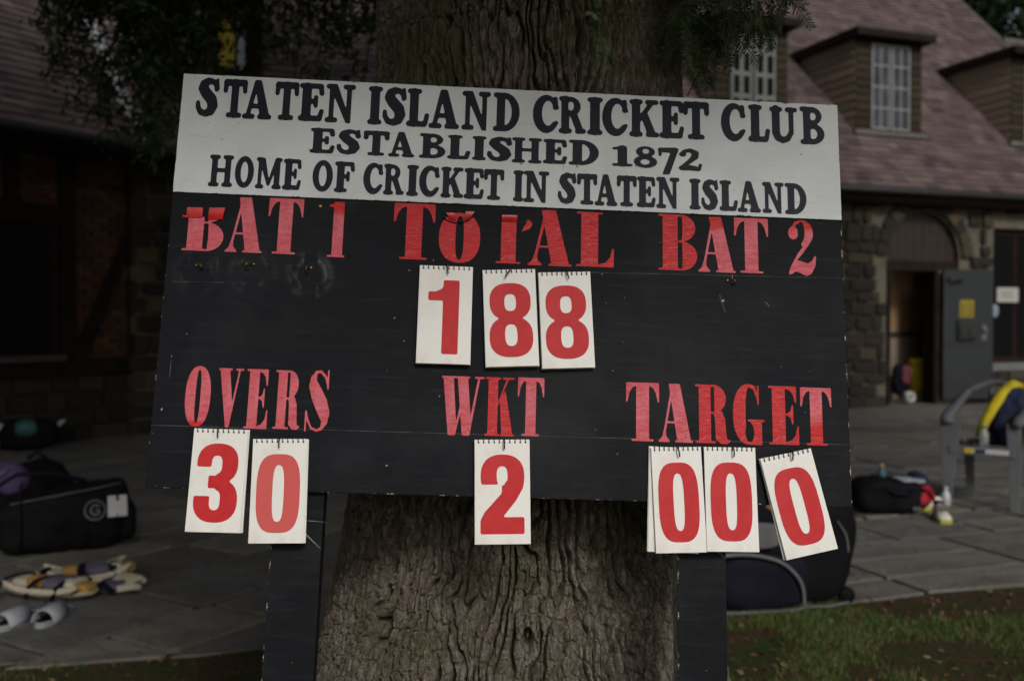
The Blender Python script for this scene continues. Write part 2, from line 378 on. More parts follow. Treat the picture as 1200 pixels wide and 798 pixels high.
def grot(ch):   # bold condensed numerals
    if ch == '0': g = G(.57).el(.285,.5,.285,.5,p=3.2).el(.285,.5,.075,.36,-1,p=3.)
    elif ch == '8': g = G(.6).el(.3,.75,.285,.25,p=2.5).el(.3,.27,.3,.27,p=2.5).el(.3,.735,.08,.115,-1,p=2.8).el(.3,.295,.085,.145,-1,p=2.8)
    elif ch == '1': g = G(.46).rc(.22,0,.46,1).pg((0,.84),(.0,.72),(.3,.72),(.3,1),(.26,1),(.2,.88),(.1,.84))
    elif ch == '3':
        g = G(.56).el(.275,.745,.265,.255,p=2.4).el(.28,.275,.28,.275,p=2.4)
        g.el(.265,.73,.068,.115,-1,p=2.8).el(.27,.28,.068,.125,-1,p=2.8).rc(-.1,.59,.27,.70,sign=-1).rc(-.1,.33,.27,.43,sign=-1).rc(-.1,.33,.17,.70,sign=-1)
    elif ch == '2':
        g = G(.56).el(.28,.72,.275,.28,p=2.4).rc(-.1,-.1,.9,.5,sign=-1).rc(-.1,.3,.27,.62,sign=-1).el(.275,.73,.068,.12,-1,p=2.8)
        g.pg((0,0),(0,.17),(.05,.27),(.26,.5),(.32,.66),(.554,.70),(.54,.58),(.45,.42),(.28,.21),(.55,.21),(.55,0))
    return g.mesh(.9)
_gc = {}
def glyph(font, ch, **k):
    key = (font.__name__, ch, tuple(k.items()))
    if key not in _gc: _gc[key] = font(ch, **k)
    return _gc[key]
def put_glyph(gl, name, a0, a1, b0, b1, y, mat, parent, shear=0):
    V, Fc = gl; w_, h_ = a1 - a0, b1 - b0
    v = [(p[0]*w_ + shear*p[1]*h_, 0, p[1]*h_) for p in V]
    o = mk(name, v, Fc, mat, parent); o.location = (a0, y, b0); return o

# =================================================================== MATERIALS USED
def m_bark():
    t = NT('bark'); n1 = t.noise(5, 4); n2 = t.noise(85, 6, .8, vec=t.mapping(scale=(1, 1, .4))); n3 = t.noise(2.2, 3)
    c = t.ramp(n2, [(.3, (.050, .039, .028)), (.46, (.17, .142, .108)), (.60, (.34, .30, .245)), (.76, (.56, .52, .45))])
    c = t.mix(t.ramp(n1, [(.48, 0.), (.66, .7)]), c, (.10, .105, .045))
    c = t.mix(t.ramp(n3, [(.45, 0.), (.7, .35)]), c, (.10, .07, .05))
    t.set('Base Color', c); t.set('Roughness', .93); t.set('Specular IOR Level', .2)
    t.bump(t.math('ADD', t.noise(260, 5, .75), t.math('MULTIPLY', t.noise(90, 4, .75, vec=t.mapping(scale=(1,1,.4))), 2.)), 1., .007); return t.m
M_BARK = m_bark()
BW, BH = 1.22, .7506
def m_board(name, base, chip, hooks=(), lines=(), chipw=.0032, white=False, W=BW, H0=0., H1=BH):
    """painted plywood; object coordinates are metres along the board (x) and up it (z)"""
    t = NT(name); X, Y, Z = t.xyz()
    g = t.noise(1, 5, .6, vec=t.mapping(scale=(9, 9, 140)))           # grain
    n = t.noise(6, 5, .6)
    if white:
        c = t.mix(t.ramp(n, [(.35, 0.), (.75, 1.)]), tuple(k*.86 for k in base), base)
        c = t.mix(t.ramp(g, [(.58, 0.), (.76, .38)]), c, tuple(k*.5 for k in base)); gr = t.noise(3.2, 6, .7); c = t.mix(t.ramp(gr, [(.52, 0.), (.72, .18)]), c, (.38, .39, .36))
        st = t.noise(1, 3, .5, vec=t.mapping(scale=(30, 9, 3)))
        c = t.mix(t.ramp(st, [(.6, 0.), (.75, .16)]), c, (.3, .28, .2))
    else:
        c = t.mix(t.ramp(n, [(.3, 0.), (.7, 1.)]), tuple(k*.8 for k in base), tuple(k*1.25 for k in base))
        c = t.mix(t.ramp(g, [(.52, 0.), (.72, .55)]), c, tuple(k*2.4 for k in base))
        dust = t.noise(2.4, 6, .65)
        c = t.mix(t.ramp(dust, [(.50, 0.), (.85, .22)]), c, (.10, .105, .11))
    sc = t.noise(1, 2, .4, vec=t.mapping(scale=(60, 9, 4), rot=(0, .35, 0)))
    c = t.mix(t.ramp(sc, [(.765, 0.), (.79, .22 if not white else .15)]), c, (.35, .34, .32) if not white else (.25, .25, .24))
    sp = t.noise(95, 2, .4)
    c = t.mix(t.ramp(sp, [(.76, 0.), (.79, .8)]), c, (.4, .38, .33) if not white else (.18, .17, .15))
    brk = t.ramp(t.noise(26, 3), [(.42, 0.), (.6, 1.)])
    for (x0, z0, x1, z1, wd, al) in lines:
        L = math.hypot(x1-x0, z1-z0); nx, nz = -(z1-z0)/L, (x1-x0)/L; dx, dz = (x1-x0)/L, (z1-z0)/L
        d = t.math('ABSOLUTE', t.math('ADD', t.math('ADD', t.math('MULTIPLY', X, nx), t.math('MULTIPLY', Z, nz)), -(x0*nx + z0*nz)))
        s = t.math('ADD', t.math('ADD', t.math('MULTIPLY', X, dx), t.math('MULTIPLY', Z, dz)), -(x0*dx + z0*dz))
        inr = t.math('MULTIPLY', t.math('GREATER_THAN', s, 0.), t.math('LESS_THAN', s, L))
        m = t.math('MULTIPLY', t.math('MULTIPLY', t.math('LESS_THAN', d, wd), inr), t.math('MULTIPLY', t.math('ADD', brk, .35), al), clamp=True)
        c = t.mix(m, c, (.33, .33, .32))
    for (hx, hz, al) in hooks:      # rub marks left by swinging number pads
        dx = t.math('ADD', X, -hx); dz = t.math('ADD', Z, -hz)
        r = t.math('SQRT', t.math('ADD', t.math('MULTIPLY', dx, dx), t.math('MULTIPLY', dz, dz)))
        dis = t.math('ADD', r, t.math('MULTIPLY', t.noise(14, 3), .006))
        m = t.ramp(dis, [(.026, 0.), (.030, 1.), (.034, .1), (.040, .35), (.05, 0.)])
        sect = t.math('MULTIPLY', t.math('GREATER_THAN', t.math('ABSOLUTE', dx), .012), brk)
        c = t.mix(t.math('MULTIPLY', t.math('MULTIPLY', m, sect), al), c, (.30, .31, .32))
    if chipw:
        ed = t.math('MINIMUM', t.math('MINIMUM', X, t.math('SUBTRACT', W, X)), t.math('MINIMUM', t.math('SUBTRACT', Z, H0), t.math('SUBTRACT', H1, Z)))
        lim = t.math('MULTIPLY', t.ramp(t.noise(45, 5, .75), [(.53, 0.), (.70, 1.)]), chipw)
        c = t.mix(t.math('LESS_THAN', ed, lim), c, chip)
    t.set('Base Color', c); t.set('Roughness', t.ramp(n, [(.3, .42), (.7, .62)]) if not white else .55)
    t.set('Specular IOR Level', .05)
    t.bump(t.math('ADD', g, t.math('MULTIPLY', t.noise(60, 4), .5)), .25, .0012); return t.m
def m_vinyl(name, pink, patch=None, fade=.5):
    t = NT(name); Gx, Gy, Gz = t.xyz(src='Generated')
    red = (.52, .010, .014); pk = (.66, .17, .21)
    if pink == 'red': pk = (.55, .018, .022)
    wr = t.noise(1, 5, .7, vec=t.mapping(scale=(60, 9, 190), rot=(0, .35, 0)), dist=1.6)
    n = t.noise(16, 4)
    c = t.mix(t.ramp(n, [(.3, fade*.5), (.68, 1.)]), red, pk)
    c = t.mix(t.ramp(wr, [(.52, 0.), (.66, .7)]), c, red)
    c = t.mix(t.ramp(wr, [(.34, .35), (.44, 0.)]), c, (.66, .24, .26))
    if patch:
        z0, z1, flip = patch
        ax = t.math('ADD', Gz, t.math('MULTIPLY', t.math('SUBTRACT', t.noise(20, 3), .5), .22))
        f = t.ramp(ax, [(z0, 0. if not flip else 1.), (z1, 1. if not flip else 0.)])
        c = t.mix(f, c, (.55, .012, .012))
    t.set('Base Color', c); t.set('Roughness', .42); t.set('Specular IOR Level', .3)
    t.bump(wr, .8, .0018); return t.m
M_CREAM = simple('plain_white_paint', (.7, .7, .66), .6)
M_NAVY = NT('navy_lettering'); _n = M_NAVY.noise(90, 3); _m = M_NAVY.noise(14, 4)
M_NAVY.set('Base Color', M_NAVY.mix(M_NAVY.ramp(_n, [(.7, 0.), (.78, .5)]), M_NAVY.mix(_m, (.004, .005, .011), (.012, .014, .030)), (.3, .3, .3)))
M_NAVY.set('Roughness', .5); M_NAVY.set('Specular IOR Level', .15); M_NAVY = M_NAVY.m
def m_paper():
    t = NT('number_sheet_paper'); n = t.noise(9, 4); f = t.noise(120, 3)
    c = t.mix(t.ramp(n, [(.4, 0.), (.75, .4)]), (.80, .785, .74), (.68, .655, .58))
    c = t.mix(t.ramp(f, [(.68, 0.), (.78, .4)]), c, (.40, .35, .27)); sm = t.noise(18, 4, .6); c = t.mix(t.ramp(sm, [(.58, 0.), (.75, .3)]), c, (.50, .46, .38))
    X, Y, Z = t.xyz(src='Generated')
    g = t.math('MULTIPLY', t.ramp(Z, [(0., 1.), (.16, 0.)]), t.ramp(t.noise(40, 4), [(.4, 0.), (.7, .4)]))
    c = t.mix(g, c, (.52, .47, .38))
    t.set('Base Color', c); t.set('Roughness', .5); t.bump(n, .2, .002); return t.m
M_PAPER = m_paper()
def m_digit(name='printed_red_numeral', pale=0.):
    t = NT(name); n = t.noise(25, 4); f = t.noise(1, 3, vec=t.mapping(scale=(300, 50, 40)))
    c = t.mix(t.ramp(n, [(.3, 0.), (.7, 1.)]), (.50, .008, .014), (.56, .028, .03))
    c = t.mix(t.ramp(f, [(.74, 0.), (.78, .3)]), c, (.75, .55, .5))
    if pale: c = t.mix(pale, c, (.66, .16, .14))
    t.set('Base Color', c); t.set('Roughness', .5); t.set('Specular IOR Level', .2); return t.m
M_DIGIT = m_digit(); M_DIGITP = m_digit('faded_red_numeral', .55)
M_WIRE = simple('black_wire', (.012, .012, .012), .4, bump=0)
M_BRASS = simple('tarnished_brass', (.25, .17, .06), .4, .4, 60, bump=0, metal=.9)
M_DARKBRASS = simple('dark_brass', (.07, .05, .025), .4, .4, 60, bump=0, metal=.7)

# =================================================================== BOARD FRAME (camera fit of the four corners)
Pc = np.array([[-0.60753108, 0.48853015, -1.82729065], [0.6101468, 0.44506729, -1.88870374],
               [0.59696297, -0.29174882, -1.74600448], [-0.62071491, -0.24828596, -1.68459139]])
Pw = [RC @ Vector(p) + Vector((0, 0, CAMZ)) for p in Pc]
U = (Pw[1] - Pw[0] + Pw[2] - Pw[3]).normalized(); V_ = (Pw[0] - Pw[3] + Pw[1] - Pw[2])
V_ = (V_ - U * V_.dot(U)).normalized(); N_ = U.cross(V_)            # N_ points to the camera
if N_.y > 0: N_ = -N_
BO = Pw[3]
def on_board(px, py, off=0.):
    d = ray(px, py); o = Vector((0, 0, CAMZ)); q = BO + N_ * off
    p = o + d * ((q - o).dot(N_) / d.dot(N_)) - q
    return p.dot(U), p.dot(V_)
BM = Matrix((U, -N_, V_)).transposed().to_4x4()                     # local x along, y into, z up the board
# post feet: how far down the board plane to the ground
low = (BO + U * .6).z / V_.z
base = BO + U * (BW / 2) - V_ * low
board = empty('cricket_scoreboard', base); board.rotation_euler = BM.to_euler()
tag(board, 'black wooden scoreboard with white header and red lettering, leaning on the big tree trunk', 'scoreboard')
OX, OZ = BW / 2, -low                                                # board coords -> local: (a-OX, y, b-OZ)
def bpart(mb, name, mat, parent=board, smooth=False):
    return mb.build(name, mat, parent, smooth, loc=(-OX, 0, -OZ))
def on_b(px, py): return on_board(px, py)
a_, hb0 = on_b(200, 226); a_, hb1 = on_b(985, 258)
HB = (hb0 + hb1) / 2                                                 # header bottom
HOOKS = [on_b(231, 311), on_b(297, 310), on_b(364, 314)]
def ln(x0, y0, x1, y1, w=.0006, al=.5): return (*on_b(x0, y0), *on_b(x1, y1), w, al)
M_BLACK = m_board('black_painted_plywood', (.0095, .0107, .013), (.42, .38, .3),
    hooks=[(h[0], h[1] - .012, a) for h, a in zip(HOOKS, (.12, .18, .4))],
    lines=[ln(176, 498, 999, 521, .0006, .16), ln(680, 319, 985, 326, .0005, .2), ln(858, 322, 858.5, 328, .0005, .5), ln(843, 345, 850, 366, .0018, .14), ln(897, 354, 902, 359, .001, .3), ln(200, 330, 262, 331, .0004, .2)])
M_HEAD = m_board('white_painted_plywood', (.70, .745, .74), (.16, .15, .13), chipw=.003, white=True, H0=HB)
b = MB().box((0, 0, 0), (BW, .016, HB - .001), bev=.0012); bpart(b, 'black_board', M_BLACK)
hd = bpart(MB().box((0, -.003, HB), (BW, .014, BH), bev=.0012), 'header_board', M_HEAD)
# posts behind the board, running down to the ground
def post_material(name):
    return m_board(name, (.009, .010, .012), (.42, .40, .36), chipw=.0055, W=.1, H0=-2, H1=2,
                   lines=[(.0, -.045, .1, -.05, .0006, .8), (.035, -.05, .085, -.095, .0009, .6), (.02, -.01, .021, -.03, .0005, .4), (.028, -.012, .027, -.03, .0005, .4)])
M_POST = post_material('black_painted_post')
for (xt, yt, xb, yb, wd) in ((318, 640, 305, 798, 61), (793.5, 648, 795.5, 798, 58)):
    d = .0165
    a0, _ = on_board(xt, yt, -d); a1, _ = on_board(xb, yb, -d); a2, _ = on_board(xb + wd, yb, -d)
    am = (a0 + a1) / 2; wp = a2 - a1
    o = MB().box((0, 0, -low - .25), (wp, .04, BH*.93), bev=.0015).build('post', M_POST, board)
    o.location = (am - OX, d, -OZ)
# header lettering ------------------------------------------------
def cr(o, s=2.85): return lambda x, y: (o[0] + x / s, o[1] + y / s)
C1 = cr((180, 70)); C2 = cr((580, 70))
def lean(px, py): return abs((px - 707.8) / (py + 5627))
def letter_box(x0, x1, yt, yb, off=.0, grow=0.):
    ym = (yt + yb) / 2; L = lean((x0 + x1) / 2, ym) * (yb - yt); xm = (x0 + x1) / 2
    a0, _ = on_board(x0 + L/2 - grow, ym, off); a1, _ = on_board(x1 - L/2 + grow, ym, off)
    _, b0 = on_board(xm, yb, off); _, b1 = on_board(xm, yt, off); return a0, a1, b0, b1
def line_text(txt, boxes, tops, bots):
    tx = [p[0] for p in tops]; ty = [p[1] for p in tops]; bx = [p[0] for p in bots]; by = [p[1] for p in bots]
    for ch, (x0, x1) in zip(txt, boxes):
        xm = (x0 + x1)/2; yt = np.interp(xm, tx, ty); yb = np.interp(xm, bx, by)
        if ch == '7' : yb += 6
        if ch in '18': pass
        a0, a1, b0, b1 = letter_box(x0, x1, yt - .5, yb + .5, .003, .7)
        put_glyph(glyph(cooper, ch), 'letter', a0, a1, b0, b1, -.0036, M_NAVY, hd)
def X1(l): return [(180 + a/2.85, 180 + c/2.85) for a, c in l]
def X2(l): return [(580 + a/2.85, 580 + c/2.85) for a, c in l]
line_text('STATENISLANDCRICKETCLUB',
    X1([(140,222),(228,315),(297,400),(402,487),(483,572),(573,675),(715,765),(765,845),(845,922),(920,1022),(1030,1125),(1135,1222)]) +
    X2([(128,212),(215,303),(310,358),(360,443),(450,547),(550,630),(628,715),(755,837),(845,918),(917,1010),(1018,1100)]),
    [C1(181,62), C1(620,84), C1(1078,108), C2(170,120), C2(590,138), C2(1059,160)], [C1(181,191), C1(620,211), C1(1078,236), C2(170,245), C2(590,264), C2(1059,283)])
line_text('ESTABLISHED1872',
    X1([(522,607),(612,692),(700,788),(785,872),(888,975),(982,1058),(1065,1110),(1115,1196)]) + X2([(58,155),(162,240),(248,345),(393,458),(465,540),(545,612),(615,690)]),
    [C1(565,230), C1(1087,257), C2(106,263), C2(296,271), C2(420,288), C2(560,294), C2(650,299)], [C1(565,313), C1(1087,336), C2(106,345), C2(296,352), C2(425,357), C2(500,361), C2(650,371)])
line_text('HOMEOFCRICKETINSTATENISLAND',
    X1([(183,268),(270,337),(340,430),(430,495),(530,600),(603,672),(700,767),(768,838),(845,885),(887,955),(960,1035),(1037,1103),(1103,1170)]) +
    X2([(62,95),(97,180),(212,270),(275,340),(335,407),(408,472),(475,535),(540,615),(650,686),(690,745),(750,810),(810,887),(893,965),(968,1040)]),
    [C1(225,320), C1(1137,367), C2(95,372), C2(1004,415)], [C1(225,424), C1(1137,469), C2(95,475), C2(1004,516)])
for (px, py) in ((203, 229),):
    pass
# red vinyl words --------------------------------------------------
VP = m_vinyl('faded_pink_vinyl', 'pink'); VR = m_vinyl('red_vinyl', 'red', fade=1); VM = m_vinyl('pinkish_red_vinyl', 'red', fade=.2)
VPb = m_vinyl('vinyl_red_at_foot', 'pink', (.3, .55, True)); VPt = m_vinyl('vinyl_red_at_top', 'pink', (.72, .82, False)); VO = m_vinyl('vinyl_red_rim', 'pink', (.06, .1, True)); V2 = m_vinyl('vinyl_red_crown', 'pink', (.78, .86, False))
M_VFOLD = simple('folded_vinyl', (.55, .02, .02), .3, .2, 30)
def red(ch, x0, x1, yt, yb, mat, off=-.0006, **k):
    a0, a1, b0, b1 = letter_box(x0, x1, yt, yb)
    o = put_glyph(glyph(bodoni, ch, **k), 'letter', a0, a1, b0, b1, off, mat, board); o.location.x -= OX; o.location.z -= OZ; return o
o = red('B', 212.8, 263.7, 254.5, 294.3, VP, cut=.62); o['label'] = 'faded letter with its top peeled off'
red('A', 263.3, 311.5, 231.6, 296.1, VP); red('T', 311.8, 356.8, 232.9, 297.9, VP); red('1', 383.3, 407.2, 236.9, 301.6, VPt)
red('T', 459.8, 510.7, 238.9, 304.2, VR); red('O', 513.5, 563.6, 249.8, 308.2, VR)
o = red('I', 581, 611, 253.5, 308.9, VR); o['label'] = 'letter missing its crossbar'
red('A', 618.5, 670.5, 246.8, 311.7, VR); red('L', 675.2, 719.5, 249.1, 312.8, VR)
red('B', 771, 817.2, 251.9, 317, VM); red('A', 817.2, 862.3, 254.7, 319.2, VPt); red('T', 859.5, 901.2, 256.1, 320.1, VP); red('2', 922.3, 957.1, 258.3, 323.4, V2)
for ch, x0, x1, yt, yb, m in (('O',214.4,249.5,428.8,500,VO),('V',252,286.3,431.6,501,VP),('E',285.3,316.8,432.6,502.5,VP),('R',319.6,354.7,434,503.5,VP),('S',356.5,388.8,433.3,506,VP),
    ('W',515.8,567.7,441,510.2,VP),('K',567.7,603.8,442.3,511,VM),('T',606,637.9,442.6,511,VP),
    ('T',733.3,772.6,448.4,516.8,VP),('A',771.2,812.3,449.8,518.2,VP),('R',814,856.1,450.9,520,VM),('G',857.9,896.5,450.2,521,VM),('E',899.3,936.8,452.6,521,VM),('T',936.8,976,454.4,521.8,VPb)): red(ch, x0, x1, yt, yb, m)
def flap(pts, lift, name='peeled_vinyl', mat=M_VFOLD):
    """a folded scrap of vinyl standing a little off the board; pts are pixel corners, lift in m"""
    n = 5; v = []; f = []
    (x0,y0),(x1,y1),(x2,y2),(x3,y3) = pts       # tl tr br bl
    for i in range(n + 1):
        s = i / n
        for (xa, ya, xb, yb) in ((x0,y0,x3,y3),(x1,y1,x2,y2)):
            A, B = on_b(xa + (xb-xa)*s, ya + (yb-ya)*s); y = -.0012 - lift * math.sin(math.pi * (1 - s) * .5 + .2)
            v.append((A - OX, y, B - OZ)); 
    for i in range(n): f.append((2*i, 2*i+1, 2*i+3, 2*i+2))
    v += [(x, y + .0005, z) for x, y, z in v]; m = 2*n + 2
    f += [tuple(q + m for q in reversed(g)) for g in f]
    return mk(name, v, f, mat, board)
flap([(220.5,244),(238.5,244.5),(237.5,256),(218.5,255.5)], .004)
flap([(246.5,245),(265,245),(261,257.5),(244.5,258)], .006)
flap([(214.5,252.8),(222,253.2),(222,255.4),(214.5,254.8)], .001)
a, c = on_b(524, 252)
# curled scrap at the top of the O and of the broken T
mb = MB()
mb.tube([(on_b(x, y)[0]-OX, -.003, on_b(x, y)[1]-OZ) for x, y in ((519,255),(524,259),(532,261.5),(541,261.5),(550,258),(557,252))], .0009, 6)
mb.build('peeled_edge', M_WIRE, board)
flap([(523,250.5),(533,251),(534,259),(527,258)], .005); flap([(546,249),(556,249.5),(551,257.5),(543,260)], .005)
flap([(588.2,253.2),(605.8,253.6),(605.8,260.5),(588,260)], .005)
gg = G(.5).st((.36,.9,.18),(.4,.7,.3),(.28,.4,.3),(.06,.1,.04)).mesh(1)
a0, a1, b0, b1 = letter_box(611.5, 624, 258, 272)
o = put_glyph(gg, 'letter_scrap', a0 - OX, a1 - OX, b0 - OZ, b1 - OZ, -.0006, VR, board)
# hooks -------------------------------------------------------------
def hook_mesh(scale=1.):
    mb = MB(); pts = [(0, .002, .0), (0, -.006, 0)]
    for k in range(11):
        g = -math.pi*.5 + k/10*math.pi*1.35
        pts.append((.0002*k, -.011 - .0048*math.cos(g)*1.1, -.0048 - .0048*math.sin(g) if False else -.0052 + .0052*math.sin(-g)))
    mb.tube(pts, .0011, 6); mb.lathe([(0, 0), (.0038, 0), (.0038, .0012), (0, .0016)], n=12, M=Matrix.Rotation(R(90), 4, 'X')); return mb
hk = hook_mesh()
h0 = None
for (px, py, m) in ((231,311,0),(297,310,1),(364,314,2),(853,329,3)):
    A, B = on_b(px, py)
    if h0 is None: h0 = hk.build('hook', M_BRASS, board, True); o = h0
    else: o = h0.copy(); link(o, board)
    o.location = (A - OX, -.0005, B - OZ); o.rotation_euler = (0, R((-40, 35, 20, -30)[m]), R((25, -35, -15, 30)[m]))
A, B = on_b(375.5, 242)
MB().lathe([(0, 0), (.0035, 0), (.0030, .0016), (.001, .0018), (0, .0012)], n=12, M=Matrix.Rotation(R(90), 4, 'X')).build('screw', M_BRASS, board, True, loc=(A - OX, -.0004, B - OZ))

# =================================================================== NUMBER PADS
CW, CH = .0935, .1775
def pad(digit, quad, label, hookpx, pages=.006, hang=.6, extra=None, off=.012, drot=0):
    """quad: pixel corners tl tr br bl of the front sheet"""
    tm = ((quad[0][0]+quad[1][0])/2, (quad[0][1]+quad[1][1])/2); bmid = ((quad[2][0]+quad[3][0])/2, (quad[2][1]+quad[3][1])/2)
    A, B = on_board(*tm, off)
    P = BO + U*A + V_*B + N_*off
    # plane through P hanging more upright than the board
    Q = Matrix.Rotation(R(-hang), 3, U); n2 = (Q @ N_).normalized(); v2 = (Q @ V_).normalized()
    def onp(px, py):
        d = ray(px, py); o = Vector((0, 0, CAMZ)); p = o + d*((P-o).dot(n2)/d.dot(n2)); return p
    q = [onp(*c) for c in quad]; wv = (q[1]-q[0] + q[2]-q[3]); W = wv.length/2; wv.normalize()
    hv = (q[0]-q[3] + q[1]-q[2]); Hh = (hv - wv*hv.dot(wv)).length/2; up = n2.cross(wv)
    T = (q[0] + q[1]) / 2
    Mx = Matrix((wv, -n2, up)).transposed()
    root = empty('number_pad', T, Mx.to_euler()); tag(root, label, 'number pad', 'number pads hooked on the scoreboard')
    # sheets: curved slightly
    def sheet(name, w, h, y, dx=0, rot=0, curl=.0, mat=M_PAPER):
        n = 8; v = []; f = []
        for i in range(n+1):
            z = -h*i/n; yy = y - curl*(i/n)**2
            for x in (-w/2, w/2): v.append((x + dx, yy, z))
        for i in range(n): f.append((2*i, 2*i+2, 2*i+3, 2*i+1))
        m = len(v); v += [(x, yy + .0005, z) for x, yy, z in v]; f += [tuple(k + m for k in reversed(g)) for g in f]
        f += [(0, 1, m+1, m), (2*n, m+2*n, m+2*n+1, 2*n+1)]
        for i in range(n): f += [(2*i, m+2*i, m+2*i+2, 2*i+2), (2*i+1, 2*i+3, m+2*i+3, m+2*i+1)]
        o = mk(name, v, f, mat, root); o.rotation_euler = (0, R(rot), 0); return o
    cu = random.Random(int(quad[0][0]) + 3).uniform(.0006, .0038); fs = sheet('front_sheet', W, Hh, 0, curl=cu)
    k = max(2, int(pages / .0016)); rr = random.Random(hash(label) % 1000)
    rr = random.Random(len(label) * 7 + int(quad[0][0]))
    for i in range(k):
        s = (i + 1) / k
        sheet('back_sheet', W, Hh, .0012 + pages*s, dx=rr.uniform(-.0006, .0006) + (extra[0]*s if extra else 0), rot=rr.uniform(-.25, .25) + (extra[1] if extra and i >= k-2 else 0))
    gl = glyph(grot, digit)
    dw, dh = {'0': (.80, .755), '8': (.82, .765), '1': (.58, .755), '3': (.80, .765), '2': (.80, .76)}[digit]
    cx = {'1': -.03}.get(digit, 0)
    w0 = dw*W; h0_ = dh*Hh*1.0; zc = -Hh*.525
    v = [((p[0]-.5)*w0 + cx*W, -.00045 - cu*(((p[1]-.5)*h0_ + zc)/Hh)**2 - .00012*cu/.004, (p[1]-.5)*h0_ + zc) for p in gl[0]]
    mk('digit', v, gl[1], M_DIGITP if 'paler' in label else M_DIGIT, fs)
    # spiral wire
    mb = MB(); nl = 10
    for i in range(nl):
        x = -W*.43 + W*.86*i/(nl-1); pts = []
        for g in range(9):
            an = R(-150 + 300*g/8); pts.append((x + (g-4)*.00022, .002 + (pages*.35+.0025)*-math.cos(an)*1.0, -.001 + .0042*math.sin(an)))
        mb.tube(pts, .00065, 5)
    for i in range(nl):                       # punched holes
        x = -W*.43 + W*.86*i/(nl-1); mb.box((x-.0014, -.0003, -.0066), (x+.0014, .0002, -.0034))
    mb.build('spiral_wire', M_WIRE, root, False)
    # hook of the board that carries this pad
    A, B = on_board(*hookpx, 0); hx = A - OX; hz = B - OZ
    m2 = MB(); pts = [(0, .002, .006), (0, -.010, .006), (.0002, -.018, .0045), (.0006, -.021, -.001), (.0008, -.0205, -.007), (.0008, -.018, -.0105)]
    m2.tube(pts, .0013, 7); m2.lathe([(0, 0), (.0036, 0), (.0036, .0012), (0, .0016)], c=(0, 0, 0), n=10, M=Matrix.Translation((0, 0, .006)) @ Matrix.Rotation(R(90), 4, 'X'))
    o = m2.build('hook', M_DARKBRASS, board, True, loc=(hx, -.0005, hz)); o.rotation_euler = (0, R(drot), 0)
    return root
pad('1', [(492.5,310.8),(554,313),(550.8,427.5),(486.7,425.5)], 'white number pad showing a red 1, under TOTAL', (524,317), drot=-8)
pad('8', [(566.3,316),(626.3,316),(632.5,428),(568.5,431)], 'white number pad showing a red 8, middle of the three under TOTAL', (595,322), pages=.011, drot=35)
pad('8', [(631.5,319),(691,318.8),(698.8,430),(636,432.5)], 'white number pad showing a red 8, rightmost of the three under TOTAL', (663,323), pages=.011, drot=-12)
pad('3', [(227.4,501.8),(291,503.5),(285,624.6),(221.4,622.8)], 'white number pad showing a red 3, under OVERS', (258,506), extra=(.002, -.6))
pad('0', [(296.8,514),(360,514.5),(359,636),(294.4,636.8)], 'white number pad showing a paler red 0, right of the 3 under OVERS', (329,518), extra=(.002, -.4))
pad('2', [(556.5,515),(620,515),(622,637),(556,638)], 'white number pad showing a red 2, under WKT', (590,520))
pad('0', [(763.2,523.5),(821,524.2),(829.8,646),(769.5,649)], 'white number pad showing a red 0, left one under TARGET with a skewed sheet behind', (792,529), extra=(-.002, 3.6), drot=-10)
pad('0', [(823.9,523.5),(886,524.6),(888.8,646.7),(829.8,646)], 'white number pad showing a red 0, middle one under TARGET', (856,529), off=.013)
pad('0', [(891.2,537.5),(949.8,525.3),(983.5,642),(922.8,656)], 'white number pad showing a red 0, hanging crooked at the right under TARGET', (924,533), off=.014, extra=(-.001, .5))

# =================================================================== GROUND, PATIO, GRASS
PE0 = Vector((-1.95, 3.79, 0)); PE1 = Vector((2.53, 4.93, 0)); PED = (PE1 - PE0).normalized(); PEN = Vector((-PED.y, PED.x, 0))
CORN = Vector((-4.22, 11.33, 0))                       # inner corner of the clubhouse eaves, on the ground
uR = Vector((9.02, 3.27, 0)).normalized(); nR = Vector((-uR.y, uR.x, 0))
uL = Vector((-.87, -1.43, 0)).normalized(); nL = Vector((uL.y, -uL.x, 0))
def m_ground():
    t = NT('ground'); n = t.noise(.9, 5, .6); f = t.noise(40, 6, .7); k = t.noise(3.2, 4)
    soil = t.ramp(f, [(.3, (.03, .02, .012)), (.7, (.10, .062, .036))])
    green = t.ramp(f, [(.3, (.02, .032, .008)), (.7, (.05, .075, .02))])
    c = t.mix(t.ramp(k, [(.42, 0.), (.58, .85)]), soil, green); c = t.mix(t.ramp(n, [(.4, 0.), (.7, .4)]), c, soil)
    t.set('Base Color', c); t.set('Roughness', .95); t.set('Specular IOR Level', .1); t.bump(f, .8, .02); return t.m
M_GROUND = m_ground()
n = 90; gx = np.concatenate([-np.geomspace(900, 12, 14), np.linspace(-10, 10, 81), np.geomspace(12, 900, 14)])
gy = np.concatenate([-np.geomspace(900, 6, 14), np.linspace(-4, 16, 81), np.geomspace(18, 900, 14)])
XX, YY = np.meshgrid(gx, gy); inside = ((XX - PE0.x)*PEN.x + (YY - PE0.y)*PEN.y) > -.02
ZZ = np.where(inside, -.017, -.004 + .014*fbm(XX*1.5, YY*1.5, 5, 3) * (np.hypot(XX, YY) < 30))
vs = np.stack([XX, YY, ZZ], -1).reshape(-1, 3); m = len(gx)
fs_ = [(j*m+i, j*m+i+1, (j+1)*m+i+1, (j+1)*m+i) for j in range(len(gy)-1) for i in range(m-1)]
tag(mk('ground', vs, fs_, M_GROUND, smooth=True), kind='structure')
